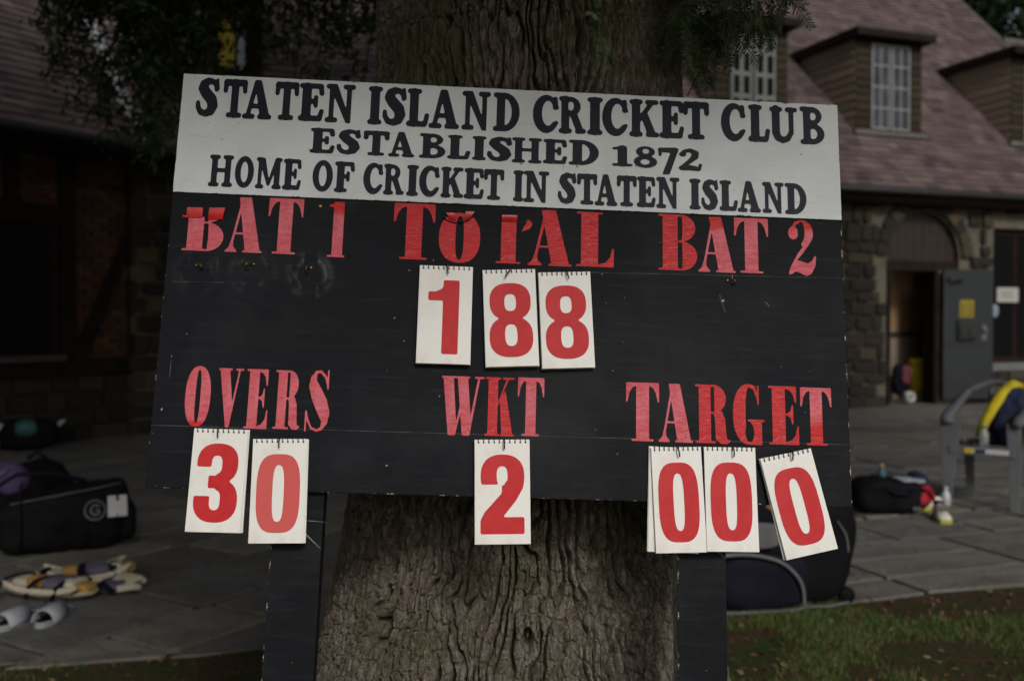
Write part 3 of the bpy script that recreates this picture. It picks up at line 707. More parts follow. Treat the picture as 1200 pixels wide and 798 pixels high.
def m_flag():
    t = NT('flagstone'); r = t.rand(); n = t.noise(1.6, 5, .6); f = t.noise(28, 6, .7)
    c = t.ramp(r, [(.0, (.15, .143, .13)), (.3, (.23, .21, .185)), (.6, (.19, .187, .18)), (1., (.28, .245, .20))])
    c = t.mix(t.ramp(n, [(.35, .0), (.7, .75)]), c, (.09, .085, .068))
    c = t.mix(1., c, t.ramp(f, [(.3, .75), (.7, 1.)]), 'MULTIPLY')
    st = t.noise(5, 4, .7); c = t.mix(t.ramp(st, [(.60, 0.), (.68, .5)]), c, (.06, .055, .035))
    t.set('Base Color', c); t.set('Roughness', t.ramp(n, [(.3, .6), (.7, .85)])); t.set('Specular IOR Level', .3)
    t.bump(t.math('ADD', f, t.math('MULTIPLY', t.noise(5, 4), 3)), .8, .02); return t.m
M_FLAG = m_flag()
def clip(poly, p, nrm):     # keep side where (q-p).n >= 0
    out = []
    for i in range(len(poly)):
        a, b_ = poly[i], poly[(i+1) % len(poly)]; da, db = (a-p).dot(nrm), (b_-p).dot(nrm)
        if da >= 0: out.append(a)
        if (da >= 0) != (db >= 0): out.append(a + (b_-a)*(da/(da-db)))
    return out
def shrink(poly, d):
    c = sum(poly, Vector()) / len(poly); P = poly
    for i in range(len(poly)):
        a, b_ = poly[i], poly[(i+1) % len(poly)]
        if (b_-a).length < 1e-4: continue
        e = (b_-a).normalized(); nn = Vector((-e.y, e.x, 0))
        if nn.dot(c - a) < 0: nn = -nn
        P = clip(P, a + nn*d, nn)
        if len(P) < 3: return []
    return P
def area(p): return abs(sum(p[i].x*p[(i+1)%len(p)].y - p[(i+1)%len(p)].x*p[i].y for i in range(len(p)))/2)
patio = empty('patio', (0, 0, 0)); tag(patio, kind='structure')
def slab_geo(P, z):
    k = len(P); Q = shrink(P, .004)
    if len(Q) != k: Q = [p + (sum(P, Vector())/k - p).normalized()*.004 for p in P]
    c = sum(P, Vector())/k
    if (P[0]-c).cross(P[1]-c).z < 0: P = P[::-1]; Q = Q[::-1]
    # match order of Q to P by nearest
    Q = [min(Q, key=lambda q: (q-p).length) for p in P]
    tx, ty = random.uniform(-.004, .004), random.uniform(-.004, .004)
    zz = lambda p: z + (p.x-c.x)*tx*1.2 + (p.y-c.y)*ty*1.2
    v = [(p.x, p.y, -.06) for p in P] + [(p.x, p.y, zz(p)-.003) for p in P] + [(p.x, p.y, zz(p)) for p in Q]
    f = [(i, (i+1)%k, k+(i+1)%k, k+i) for i in range(k)] + [(k+i, k+(i+1)%k, 2*k+(i+1)%k, 2*k+i) for i in range(k)] + [tuple(2*k+i for i in range(k))]
    return v, f
slabs = []
bis = Vector((.633, -.774, 0)); bn = Vector((.774, .633, 0))           # dividing line between the two laying directions
for (org, e1, e2, side) in ((CORN, uR, -nR, 1), (CORN, -uL, -nL, -1)):
    q = -.4
    while q < 15:
        h = random.choice((.42, .5, .6, .7)); p = -11 + random.uniform(0, .5)
        while p < 16:
            wd = random.uniform(.5, 1.15); 
            parts = [(q, q+h)] if (h < .55 or random.random() < .7) else [(q, q+h*.5), (q+h*.5, q+h)]
            for (qa, qb) in parts:
                P = [org + e1*x + e2*y for x, y in ((p, qa), (p+wd, qa), (p+wd, qb), (p, qb))]
                P = clip(P, CORN, bn*side)
                if len(P) >= 3: P = clip(P, PE0 + PEN*random.uniform(-.07, .06), PEN)
                if len(P) >= 3:
                    P = [v for i, v in enumerate(P) if (v - P[i-1]).length > .01]
                if len(P) >= 3 and area(P) > .02:
                    P = shrink(P, random.uniform(.011, .022))
                    if len(P) >= 3 and area(P) > .015: slabs.append(P)
            p += wd
        q += h
def cen(P): return sum(P, Vector())/len(P)
def vis(c, margin=.06): return c.y > .5 and abs(c.x / c.y) < .514 + margin
slabs.sort(key=lambda P: (0 if vis(cen(P)) else 1, cen(P).length / math.sqrt(area(P))))
far = MB()
for i, P in enumerate(slabs):
    c = cen(P); v, f = slab_geo(P, random.uniform(-.003, .003))
    if i < 300 and vis(c):
        mk('flagstone', [(x-c.x, y-c.y, z) for x, y, z in v], f, M_FLAG, patio, loc=(c.x, c.y, 0))
    elif c.x > -14 and c.y > -2: far.add(v, f)
tag(far.build('flagstones', M_FLAG, patio), kind='stuff')
# joints: soil and moss between slabs is the ground below; grass verge -------------
def m_grass():
    t = NT('grass_blades'); r = t.island(); n = t.noise(1.3, 3)
    c = t.ramp(r, [(0, (.03, .085, .012)), (.4, (.055, .13, .02)), (.65, (.09, .13, .035)), (.85, (.15, .105, .05)), (1, (.22, .16, .08))])
    t.set('Base Color', c); t.set('Roughness', .6); t.set('Specular IOR Level', .25); return t.m
def blades(N, xr, yr, hgt, thr, seed):
    g = np.random.default_rng(seed)
    x = g.uniform(*xr, N); y = g.uniform(*yr, N)
    inside = ((x-PE0.x)*PEN.x + (y-PE0.y)*PEN.y) < .02 + .05*g.standard_normal(N)*.5
    dens = fbm(x*2.3, y*2.3, 11, 3) + .25*fbm(x*9, y*9, 31, 2)
    ok = inside & (dens + g.uniform(-.25, .25, N) > thr) & (np.hypot(x-.04, y-2.3) > .75); x = x[ok]; y = y[ok]; d = dens[ok]; N = len(x)
    h = hgt*g.uniform(.4, 1.2, N)*(1 + .5*np.clip(d, 0, 1)); a = g.uniform(0, 2*np.pi, N); w_ = g.uniform(.0009, .0019, N)
    l = g.uniform(.1, .9, N)*h; b_ = g.uniform(0, 2*np.pi, N); z0 = -.012
    cx, cy = np.cos(a)*w_, np.sin(a)*w_; lx, ly = np.cos(b_)*l, np.sin(b_)*l
    V = np.stack([np.stack([x-cx, y-cy, z0+0*x], -1), np.stack([x+cx, y+cy, z0+0*x], -1), np.stack([x+cx*.7+lx*.35, y+cy*.7+ly*.35, z0+h*.6], -1),
                  np.stack([x-cx*.7+lx*.35, y-cy*.7+ly*.35, z0+h*.6], -1), np.stack([x+lx, y+ly, z0+h], -1)], 1).reshape(-1, 3)
    i = np.arange(N)*5; F1 = np.stack([i, i+1, i+2, i+3], -1).tolist(); F2 = np.stack([i+3, i+2, i+4], -1).tolist()
    return V, F1 + F2
V, Fq = blades(260000, (.2, 4.2), (2.2, 5.1), .03, .12, 3)
tag(mk('grass', V, Fq, m_grass()), 'patchy short green grass along the front edge of the stone patio', 'grass', kind='stuff')
V, Fq = blades(40000, (-3.6, .2), (1.8, 4.3), .026, .22, 4)
tag(mk('grass', V, Fq, bpy.data.materials['grass_blades']), 'sparse grass in bare soil at the left of the tree', 'grass', kind='stuff')
# dead leaves and bark crumbs on the soil
mb = MB(); g = random.Random(5)
for k in range(4200):
    x = g.uniform(-3.4, 4.2); y = g.uniform(2.6, 5.2)
    dd = (Vector((x, y, 0)) - PE0).dot(PEN)
    if dd > (.02 if g.random() < .93 else 1.2): continue
    r_ = g.uniform(.008, .024); M = Matrix.Translation((x, y, (-.010 if dd < 0 else .004) + g.uniform(0, .012))) @ Euler((g.uniform(-.6, .6), g.uniform(-.6, .6), g.uniform(0, 6.3))).to_matrix().to_4x4()
    mb.add([M @ Vector(p) for p in ((-r_, 0, 0), (0, -r_*.45, .003), (r_, 0, 0), (0, r_*.45, .003))], [(0, 1, 2, 3)])
M_LITTER = palette('leaf_litter', [(.16, .08, .03), (.10, .06, .03), (.20, .13, .06), (.25, .2, .12), (.07, .05, .035)], .9, 'island', bump=0)
tag(mb.build('leaf_litter', M_LITTER), 'dead leaves and bark crumbs scattered on the soil and grass', 'leaf litter', kind='stuff')
# =================================================================== THE BIG TREE
tree = empty('large_tree', (.045, 2.3, -.03)); tag(tree, 'broad furrowed tree trunk behind the scoreboard with dark drooping branches', 'tree')
def rad(z): return .327 + .41*np.exp(-np.maximum(z, .05)/.47)
zs = np.concatenate([np.linspace(-.1, .42, 40, endpoint=False), np.arange(.42, 1.2, .0027), np.arange(1.2, 1.93, .010), np.arange(1.93, 2.24, .0029), np.linspace(2.25, 8.5, 110)])
th = np.concatenate([np.linspace(R(-178), R(0), 560, endpoint=False), np.linspace(R(0), R(182), 90, endpoint=False)])   # -90 deg faces the camera
TH, ZG = np.meshgrid(th, zs); S = TH*.36
lean_x = -.098*np.exp(-np.maximum(ZG, .05)/.6)
def bark(S, Z):
    wx = .008*fbm(S*20, Z*11, 1, 3) + .02*fbm(S*1.4, Z*1.6, 8, 2); x = S + wx
    ph = x/.0235 + 1.0*vnoise(x/.065, Z/.17, 31) + .75*vnoise(x/.030 + 9, Z/.065, 32) + .25*vnoise(x/.012, Z/.03, 36)             # furrows that wander, part and rejoin
    sn = np.abs(np.sin(np.pi*ph)); dep = np.clip(.75 + .8*vnoise(x/.035 + 4, Z/.07, 35), .25, 1)
    r1 = 1 - dep*(1 - np.clip((sn-.10)/.55, 0, 1)**.7)
    p2 = x/.011 + .9*vnoise(x/.03, Z/.05, 41) + .5*vnoise(x/.013, Z/.022, 42); r2 = np.clip(np.abs(np.sin(np.pi*p2))/.5, 0, 1)
    g1, g2 = worley(x/.023, Z/.038, 6); crack = np.clip((g2-g1)/.14, 0, 1)                         # cross cracks
    s1, s2 = worley((x + .5*wx)/.0065, Z/.011 + 70, 16); flake = np.clip((s2-s1)/.35, 0, 1)
    return (.034*r1 + .0050*r2*r1 + .0085*crack*r1 + .0022*flake*(.3+.7*r1)
            + .0022*fbm(S*110, Z*60, 12, 4) + .006*fbm(S*9, Z*4, 22, 3) + .0014*fbm(S*330, Z*230, 77, 2))
Bh = bark(S, ZG)
lob = .018*np.cos(3*TH + 1.2)*np.exp(-np.maximum(ZG, 0)/.7) + .03*np.cos(7*TH + .4)*np.exp(-np.maximum(ZG, 0)/.22) + .012*fbm(TH*1.3, ZG*1.1, 40, 2)
rr_ = rad(ZG) - .036 + lob + Bh
VX = lean_x + rr_*np.cos(TH)*1.0; VY = rr_*np.sin(TH); 
vs = np.stack([VX, VY, ZG + .03], -1).reshape(-1, 3); m = len(th); k = len(zs)
ii, jj = np.meshgrid(np.arange(m), np.arange(k-1)); ii = ii.ravel(); jj = jj.ravel(); i2 = (ii+1) % m
fq = np.stack([jj*m+ii, jj*m+i2, (jj+1)*m+i2, (jj+1)*m+ii], -1)
def mk_fast(name, V, Q, mat, parent=None, smooth=True):
    me = bpy.data.meshes.new(name); V = np.asarray(V, np.float32); Q = np.asarray(Q, np.int32); k = Q.shape[1]
    me.vertices.add(len(V)); me.vertices.foreach_set('co', V.ravel()); me.loops.add(Q.size); me.loops.foreach_set('vertex_index', Q.ravel())
    me.polygons.add(len(Q)); me.polygons.foreach_set('loop_start', np.arange(len(Q), dtype=np.int32)*k)
    me.polygons.foreach_set('loop_total', np.full(len(Q), k, np.int32)); me.materials.append(mat)
    me.update(calc_edges=True); me.polygons.foreach_set('use_smooth', [smooth]*len(Q)); me.update()
    o = bpy.data.objects.new(name, me); return link(o, parent)
trunk = mk_fast('trunk', vs, fq, M_BARK, tree, False)
# limbs
M_LIMB = simple('limb_bark', (.07, .055, .04), .95, .4, 20, .8, .01)
T0 = Vector(tree.location)
def limb(pts, r0, r1, name='branch'):
    P = [Vector(p) for p in pts]; Q = []
    for i in range(len(P)-1):
        for s in range(6):
            t = s/6; a = P[max(i-1, 0)]; b_ = P[i]; c = P[i+1]; d = P[min(i+2, len(P)-1)]
            Q.append(.5*((2*b_) + (c-a)*t + (2*a-5*b_+4*c-d)*t*t + (3*b_-a-3*c+d)*t**3))
    Q.append(P[-1]); rs = [r0 + (r1-r0)*i/(len(Q)-1) for i in range(len(Q))]
    mb = MB(); mb.tube([q - T0 for q in Q], rs, 10); return mb.build(name, M_LIMB, tree, True), Q
limbs = []
for pts, r0, r1 in (
    ([(0,2.3,3.6),(-1.,3.2,4.3),(-2.0,4.4,4.3),(-3.,5.6,3.6),(-3.3,6.,3.1)], .12, .02),
    ([(0,2.4,3.9),(-.6,3.4,4.3),(-1.,4.6,3.9),(-1.3,5.4,3.2)], .11, .02),
    ([(0,2.3,4.2),(-1.6,2.6,5.2),(-3.4,3.4,5.0),(-4.8,4.4,4.4)], .12, .02),
    ([(0,2.3,3.4),(.5,2.2,3.5),(.85,2.1,3.0),(.70,2.05,2.35)], .06, .007),
    ([(0,2.3,4.6),(1.4,2.9,5.4),(2.8,4.,5.6),(4.2,5.2,5.4)], .12, .02),
    ([(0,2.3,5.),(-1,.9,5.8),(-2,-.6,5.9)], .12, .02), ([(0,2.3,5.4),(1.2,1.1,6.2),(2.4,-.2,6.3)], .12, .02),
    ([(0,2.3,8.4),(.1,2.4,10),(0,2.2,11.5)], .2, .03)):
    limbs.append(limb(pts, r0, r1))
# foliage ------------------------------------------------------------
def m_leaf(name, cols, rough=.55):
    t = NT(name); r = t.island(); c = t.ramp(r, [(i/(len(cols)-1), c) for i, c in enumerate(cols)])
    t.set('Base Color', c); t.set('Roughness', rough); t.set('Specular IOR Level', .3); return t.m
M_NEED = m_leaf('dark_needles', [(.012, .028, .010), (.025, .055, .016), (.05, .09, .026), (.08, .11, .04)])
M_NEEDB = m_leaf('fresh_needles', [(.02, .06, .012), (.035, .10, .02), (.05, .12, .03)])
def sprays(twigs, nl=.022, nw=.0022, step=.0032, seed=1):
    """twigs: list of (start, end, droop) -> flat needles either side of every twig; four corners each"""
    g = np.random.default_rng(seed); Vv = []; tw = MB()
    for (a, b_, dr) in twigs:
        a = np.array(a, float); b_ = np.array(b_, float); L = np.linalg.norm(b_-a); n = max(4, int(L/step)); t = np.linspace(.02, 1, n)
        P = a + (b_-a)*t[:, None]; P[:, 2] -= dr*t**2; D = (b_-a)/L; D = D + np.array([0, 0, -1])*(2*dr*t/L)[:, None]; D /= np.linalg.norm(D, axis=1)[:, None]
        side = np.cross(D, g.normal(size=3)*.5 + np.array([0, .35, 1])); side /= np.linalg.norm(side, axis=1)[:, None]
        for sg in (-1, 1):
            l = nl*g.uniform(.7, 1.1, n)*np.clip(1.25 - t*.55, .3, 1); d = side*sg*.88 + D*.45 + g.normal(size=(n, 3))*.13; d /= np.linalg.norm(d, axis=1)[:, None]
            up = np.cross(D, d); w_ = np.cross(d, up); w_ /= np.linalg.norm(w_, axis=1)[:, None]; w_ = w_*nw*.5
            Vv.append(np.stack([P, P + d*(l*.45)[:, None] + w_, P + d*l[:, None], P + d*(l*.45)[:, None] - w_], 1))
        Q = [tuple(P[i]) for i in np.linspace(0, n-1, 5).astype(int)]; tw.tube(Q, .0011, 4)
    V = np.concatenate(Vv).reshape(-1, 3); return V, np.arange(len(V)).reshape(-1, 4), tw
def px3(px, py, Y): return at_depth(px, py, Y)
g = random.Random(11); tw = []
def bough(root_px, tips, Y0, Y1, n_side=9, ll=.10):
    """a hanging bough from a point above the frame to each tip, with side twigs"""
    for (tx, ty) in tips:
        A = px3(*root_px, g.uniform(Y0, Y1)); B = px3(tx, ty, g.uniform(Y0, Y1)); d = B - A; L = d.length
        tw.append((A, B, 0)); nn = max(3, int(L/.022))
        for i in range(nn):
            t = (i + .5)/nn; p = A + d*t; sd = 1 if i % 2 else -1; per = Vector((-d.z, 0, d.x)).normalized()*sd
            e = p + per*ll*g.uniform(.35, .8)*(1.1 - t*.7) + d.normalized()*ll*.5*g.uniform(.6, 1.1) + Vector((0, g.uniform(-.05, .05), g.uniform(-.02, .02)))
            tw.append((p, e, g.uniform(.0, .02)))
bough((800, -90), [(800, 40), (812, 70), (806, 88)], 1.9, 2.1)
bough((850, -110), [(850, 30), (838, 52), (868, 38), (860, 60)], 1.9, 2.1)
bough((880, -100), [(905, 25), (920, 14), (890, 34), (930, 6), (880, 48)], 1.9, 2.05)
bough((830, -60), [(822, 88), (845, 62), (835, 74)], 2.0, 2.2)
V, Q, tmb = sprays(tw, .021, .0026, .0034, 2)
so_ = mk_fast('needle_spray', V - np.array(T0), Q, M_NEED, tree, False); so_['kind'] = 'stuff'
tmb.v = [tuple(Vector(v) - T0) for v in tmb.v]; tmb.build('twigs', M_LIMB, tree)['kind'] = 'stuff'
tw = []                                       # low sprays nearer the lens, over the trunk
bough((700, -140), [(692, 40), (712, 62)], .98, 1.1, ll=.04); bough((755, -120), [(752, 18), (765, 30)], .98, 1.1, ll=.035)
V, Q, tmb = sprays(tw[::2], .014, .0022, .0075, 3)
mk_fast('needle_spray', V - np.array(T0), Q, M_NEEDB, tree, False)['kind'] = 'stuff'
# far drooping foliage at upper left: leaf tufts hung along real twigs
def tufts(centres, n, leaf, spread, seed):
    g = np.random.default_rng(seed); C_ = np.repeat(np.array(centres), n, 0); N = len(C_)
    P = C_ + g.normal(size=(N, 3))*np.array(spread); d = g.normal(size=(N, 3))*np.array([1, 1, .6]) + np.array([0, 0, -.7]); d /= np.linalg.norm(d, axis=1)[:, None]
    w_ = np.cross(d, g.normal(size=(N, 3))); w_ /= np.linalg.norm(w_, axis=1)[:, None]; l = leaf*g.uniform(.6, 1.3, N)[:, None]
    return np.stack([P, P + d*l*.5 + w_*l*.17, P + d*l, P + d*l*.5 - w_*l*.17], 1).reshape(-1, 3)
cs = []; twl = MB(); g = random.Random(21)
def hang(px0, py0, px1, py1, Y, k, wpx):
    A = px3(px0, py0, Y); B = px3(px1, py1, Y + g.uniform(-.3, .3)); n = k
    twl.tube([tuple(A - T0), tuple((A+B)/2 + Vector((g.uniform(-.05,.05), 0, .04)) - T0), tuple(B - T0)], [.010, .007, .003], 5)
    for i in range(n):
        t = (i+g.random())/n; p = A + (B-A)*t; s = wpx/F*Y
        cs.append(tuple(p + Vector((g.uniform(-s, s), g.uniform(-s, s)*1.5, g.uniform(-s, s)*.6))))
for a in ((110,-60,75,60,5.0,12,22),(110,-60,55,90,5.0,8,14),(110,-40,60,82,5.1,10,14),(160,-60,85,88,5.0,16,18),(160,-20,100,120,5.1,14,22),(180,0,120,128,5.2,14,18),(190,-40,150,150,5.2,20,22),
          (200,0,165,165,5.0,22,26),(210,0,190,150,4.8,22,24),(190,20,200,120,4.8,16,20),(60,-50,55,15,5.0,8,16),(90,-50,90,20,5.0,8,18),(130,60,100,112,5.0,8,10),(175,60,178,178,5.0,18,16),(150,40,125,160,5.3,8,10)): hang(*a)
for i in range(26):
    x = g.uniform(190, 470); hang(x, -70, x + g.uniform(-25, 25), g.uniform(20, 105), g.uniform(4.3, 5.6), 12, 24)
for i in range(12):
    x = g.uniform(100, 200); hang(x, -70, x + g.uniform(-20, 15), g.uniform(-10, 30), g.uniform(4.6, 5.6), 9, 24)
# thin the places where the roof and the dormer show through
def pix(p):
    q = RC.transposed() @ (Vector(p) - Vector((0, 0, CAMZ))); return 600 + F*q.x/-q.z, 399 - F*q.y/-q.z
gaps = [(112, 20, 9, 14), (100, 60, 9, 9), (160, 60, 9, 12), (180, 100, 8, 8), (200, 40, 9, 9), (345, 60, 12, 12), (375, 30, 12, 9), (425, 60, 8, 7), (300, 55, 8, 9), (130, 120, 9, 9), (264, 34, 14, 9), (268, 62, 20, 42), (362, 40, 13, 14), (372, 62, 16, 12), (345, 22, 10, 10), (330, 70, 8, 7), (120, 45, 14, 30), (140, 90, 12, 24), (152, 128, 9, 22), (395, 8, 14, 9), (438, 68, 6, 6), (230, 25, 7, 9), (310, 20, 8, 10), (420, 30, 6, 8), (205,70,8,7),(300,95,9,5),(400,80,8,8)]
cs = [c for c in cs if not any(((pix(c)[0]-x)/a)**2 + ((pix(c)[1]-y)/b_)**2 < 1 for x, y, a, b_ in gaps) or g.random() < .08]
V = tufts(cs, 30, .052, (.040, .07, .038), 5)
mk_fast('leaves', V - np.array(T0), np.arange(len(V)).reshape(-1, 4), M_NEED, tree, False)['kind'] = 'stuff'
twl.build('twigs', M_LIMB, tree)['kind'] = 'stuff'
# the crown overhead: unseen, spread and thinned to shade the patio and clubhouse wall
g2 = np.random.default_rng(9); cc = []
while len(cc) < 3600:
    p = g2.uniform((-10, -1.0, 3.2), (9.0, 12.5, 10.)); q = (p - np.array((-1.0, 5.2, 6.6)))/np.array((9.2, 6.6, 3.4))
    if np.dot(q, q) > 1: continue
    if p[0] > 1.2 and g2.random() < .6: continue
    if p[0] < -2.8 and p[1] > 5.2: continue
    if p[0] < .8 and p[1] > 2.5 and g2.random() < .6: continue
    if p[1] > .4:
        u_, v_ = pix(p - np.array((0, 0, .62)))
        if v_ > -25 and -420 < u_ < 1620: continue
    if p[1] < 1.2 and p[2] < 4.0: continue
    if p[1] > 8 and p[2] < 4.8: continue
    cc.append(p)
for k in range(130):                           # unseen low boughs added to shade the upper trunk
    y_ = g2.uniform(-.6, 1.2); cc.append(np.array((g2.uniform(-.6, 1.2), y_, 2.02 + .65*(1.9-y_) + g2.uniform(0, .8))))
V = tufts(cc, 50, .17, (.30, .30, .17), 6)
mk_fast('crown', V - np.array(T0), np.arange(len(V)).reshape(-1, 4), M_NEED, tree, False)['kind'] = 'stuff'

# =================================================================== THE CLUBHOUSE
HE = 3.33; BK = .30                       # eave height; wall stands this far behind the eave line
club = empty('clubhouse', CORN); tag(club, 'stone and timber clubhouse with red slate roof, dormers and an arched doorway', 'clubhouse')
def RW(u, bk, z): p = uR*u + nR*bk; return Vector((p.x, p.y, z))
def LW(t, bk, z): p = uL*t + nL*bk; return Vector((p.x, p.y, z))
def uw(px, bk=BK):
    k = (px-600)/F; return (k*(CORN.y + nR.y*bk) - CORN.x - nR.x*bk)/(uR.x - k*uR.y)
def tw_(px, bk=BK):
    k = (px-600)/F; return (k*(CORN.y + nL.y*bk) - CORN.x - nL.x*bk)/(uL.x - k*uL.y)
def zw(px, py, fr=RW, bk=BK):
    u = uw(px, bk) if fr is RW else tw_(px, bk); p = CORN + fr(u, bk, 0); d = ray(px, py); return CAMZ + d.z*p.y/d.y
def fbox(mb, fr, u0, u1, b0, b1, z0, z1, mi=0):
    v = [fr(u, b_, z) for u, b_, z in ((u0,b0,z0),(u1,b0,z0),(u1,b1,z0),(u0,b1,z0),(u0,b0,z1),(u1,b0,z1),(u1,b1,z1),(u0,b1,z1))]
    f = [(0,3,2,1),(4,5,6,7),(0,1,5,4),(1,2,6,5),(2,3,7,6),(3,0,4,7)]
    if fr is LW: f = [tuple(reversed(q)) for q in f]
    return mb.add(v, f, mi)
M_MORTAR = simple('pale_mortar', (.105, .093, .068), .95, .3, 5, .5, .01)
M_STONE = palette('wall_stone', [(.028,.025,.021), (.042,.036,.026), (.022,.021,.019), (.072,.058,.036), (.03,.028,.025), (.036,.029,.021), (.02,.019,.017), (.095,.074,.046)], .9, 'rand', 7, .4, .6, .01)
M_TIMBER = simple('dark_brown_timber', (.018, .011, .008), .75, .35, 6, .3, .004, spec=.12)
M_TIMBR = simple('brown_boarding', (.022, .012, .009), .6, .3, 6, .3, .004)
M_BRICK = palette('dark_brick', [(.10,.04,.022), (.06,.03,.02), (.13,.065,.03), (.05,.035,.025), (.085,.035,.02)], .9, 'rand', 20, .35, .4)
M_BLACKM = simple('dark_metal', (.02, .021, .022), .45, .2, 10, .1)
M_SLATE = palette('red_roof_slate', [(.118,.082,.083), (.155,.110,.110), (.10,.068,.071), (.195,.145,.138), (.13,.09,.094), (.060,.045,.047), (.142,.10,.094)], .75, 'rand', 5, .25, .5, .006, spec=.4)
M_SLATEI = palette('red_roof_slates', [(.118,.082,.083), (.155,.110,.110), (.10,.068,.071), (.195,.145,.138), (.13,.09,.094), (.060,.045,.047), (.142,.10,.094)], .75, 'island', 5, .25, .5, .006, spec=.4)
M_LEAD = simple('lead_flashing', (.33, .37, .38), .4, .25, 6, .2, .004)
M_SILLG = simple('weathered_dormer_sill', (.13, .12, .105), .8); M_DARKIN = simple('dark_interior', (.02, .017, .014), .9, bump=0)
M_SIDING = palette('tan_siding', [(.30,.24,.17), (.25,.20,.14), (.34,.275,.20)], .8, 'rand', 12, .25, .3)
M_SHGL = palette('dark_wall_shingle', [(.035,.025,.015), (.05,.035,.02), (.028,.02,.012)], .85, 'rand', 12, .3, .4)
M_BARD = simple('dark_glazing_bars', (.03, .026, .02), .7); M_GREYW = simple('grey_window_paint', (.30, .32, .31), .6, .2, 12, .1); M_WHITEW = simple('window_frame_paint', (.15, .16, .15), .6, .2, 12, .1)
def m_glass():
    t = NT('window_glass'); n = t.noise(2.5, 3)
    t.set('Base Color', t.mix(t.ramp(n, [(.35, 0.), (.65, 1.)]), (.010, .012, .016), (.05, .056, .075))); t.set('Roughness', .12); t.set('Specular IOR Level', .6); t.set('Coat Weight', .1)
    t.bump(t.noise(3, 2), .15, .01); return t.m
M_GLASS = m_glass()
M_DGLASS = simple('dark_window_glass', (.006, .006, .007), .4, 0, bump=0, spec=.08)
# openings in the stone wall -----------------------------------------
DU0, DU1 = uw(1041), uw(1098); AU0, AU1 = uw(1038), uw(1123); AC = (AU0+AU1)/2; AR = (AU1-AU0)/2; ASP = zw(1080, 301); DZ = 2.09
WU0, WU1, WZ0, WZ1 = uw(1163), uw(1163)+1.7, zw(1180, 425), zw(1180, 268)
stone_wall = MB()
mb = stone_wall
def wallseg(u0, u1, z0, z1): fbox(mb, RW, u0, u1, BK, BK+.28, z0, z1)
wallseg(-.30, AU0, -.05, HE+.05); wallseg(AU1, WU0, -.05, HE+.05); wallseg(WU0, WU1, -.05, WZ0); wallseg(WU0, WU1, WZ1, HE+.05); wallseg(WU1, 22, -.05, HE+.05)
wallseg(DU1+.02, AU1, -.05, 2.1)
ap = [(AC - AR*math.cos(math.pi*i/16), ASP + AR*math.sin(math.pi*i/16)) for i in range(17)]
for (a, b_) in zip(ap[:-1], ap[1:]):
    v = [RW(a[0], BK, a[1]), RW(b_[0], BK, b_[1]), RW(b_[0], BK, HE+.05), RW(a[0], BK, HE+.05), RW(a[0], BK+.28, a[1]), RW(b_[0], BK+.28, b_[1])]
    mb.add(v, [(0,1,2,3), (1,0,4,5)])
fbox(mb, RW, AU0-.001, AU0, BK, BK+.28, ASP-.3, ASP)
swall = mb.build('wall', M_MORTAR, club)
# stones: five shapes shared by all
def stone_mesh(seed):
    g = random.Random(seed); bm = bmesh.new(); bmesh.ops.create_cube(bm, size=1)
    for v in bm.verts: v.co += Vector((g.uniform(-.05,.05), 0, g.uniform(-.07,.07)))
    bmesh.ops.bevel(bm, geom=bm.edges[:], offset=.09, segments=1, affect='EDGES')
    me = bpy.data.meshes.new('stone'); bm.to_mesh(me); bm.free(); me.materials.append(M_STONE); return me
SM = [stone_mesh(i) for i in range(6)]
cands = []; g = random.Random(3)
def blocked(u, z, du, dz):
    if u+du > DU0-.02 and u < DU1+.02 and z < 2.2: return True
    if u+du > AU0-.16 and u < AU1+.16 and ASP-.35 < z+dz:
        x = min(max(AC, u), u+du); 
        if math.hypot(max(u-AC, AC-u-du, 0), max(z-ASP, 0)) < AR+.27: return True
    if u+du > WU0-.04 and u < WU1+.04 and z+dz > WZ0-.10 and z < WZ1+.04: return True
    return False
z = -.02
while z < HE-.1:
    h = g.choice((.17, .2, .24, .28)); u = -.35 + g.uniform(0, .1)
    while u < 16:
        wd = g.uniform(.18, .48); 
        if not blocked(u, z, wd, h): cands.append((u, z, wd, h))
        elif not blocked(u, z, wd*.45, h): cands.append((u, z, wd*.45, h))
        u += wd
    z += h
def seen(u, z):
    p = CORN + RW(u, BK, z); px, py = pix(p); return (978 < px < 1215 or 158 < px < 205) and 225 < py < 490
cands.sort(key=lambda c: (not seen(c[0]+c[2]/2, c[1]+c[3]/2), -(c[2]*c[3])))
AZR = math.atan2(uR.y, uR.x); AZL = math.atan2(-uL.y, -uL.x)
rest = MB(); cnt = 0
def stone(u, z, du, dz, rot=0, fr=RW):
    global cnt
    o = bpy.data.objects.new('stone', SM[g.randrange(6)]); p = fr(u+du/2, BK-.012+g.uniform(-.012,.012), z+dz/2)
    o.location = p; o.rotation_euler = (0, rot, 0); o.rotation_mode = 'XYZ'
    M = Matrix.Rotation(AZR, 4, 'Z') @ Matrix.Rotation(rot, 4, 'Y'); o.rotation_euler = M.to_euler(); o.scale = (du-.028, .10, dz-.028)
    link(o, swall); cnt += 1
nv = 13
for i in range(nv):                                   # arch stones
    an = math.pi*(i+.5)/nv; r_ = AR+.125; u, z = AC - r_*math.cos(an), ASP + r_*math.sin(an)
    w_ = math.pi*(AR+.12)/nv; stone(u-w_/2, z-.12, w_+.02, .24, -(math.pi/2-an))
for (u, z, du, dz) in cands:
    if cnt < 296 and seen(u+du/2, z+dz/2): stone(u, z, du, dz)
    else:
        a = .014; fbox(rest, RW, u+a, u+du-a, BK-.035, BK+.03, z+a, z+dz-a)
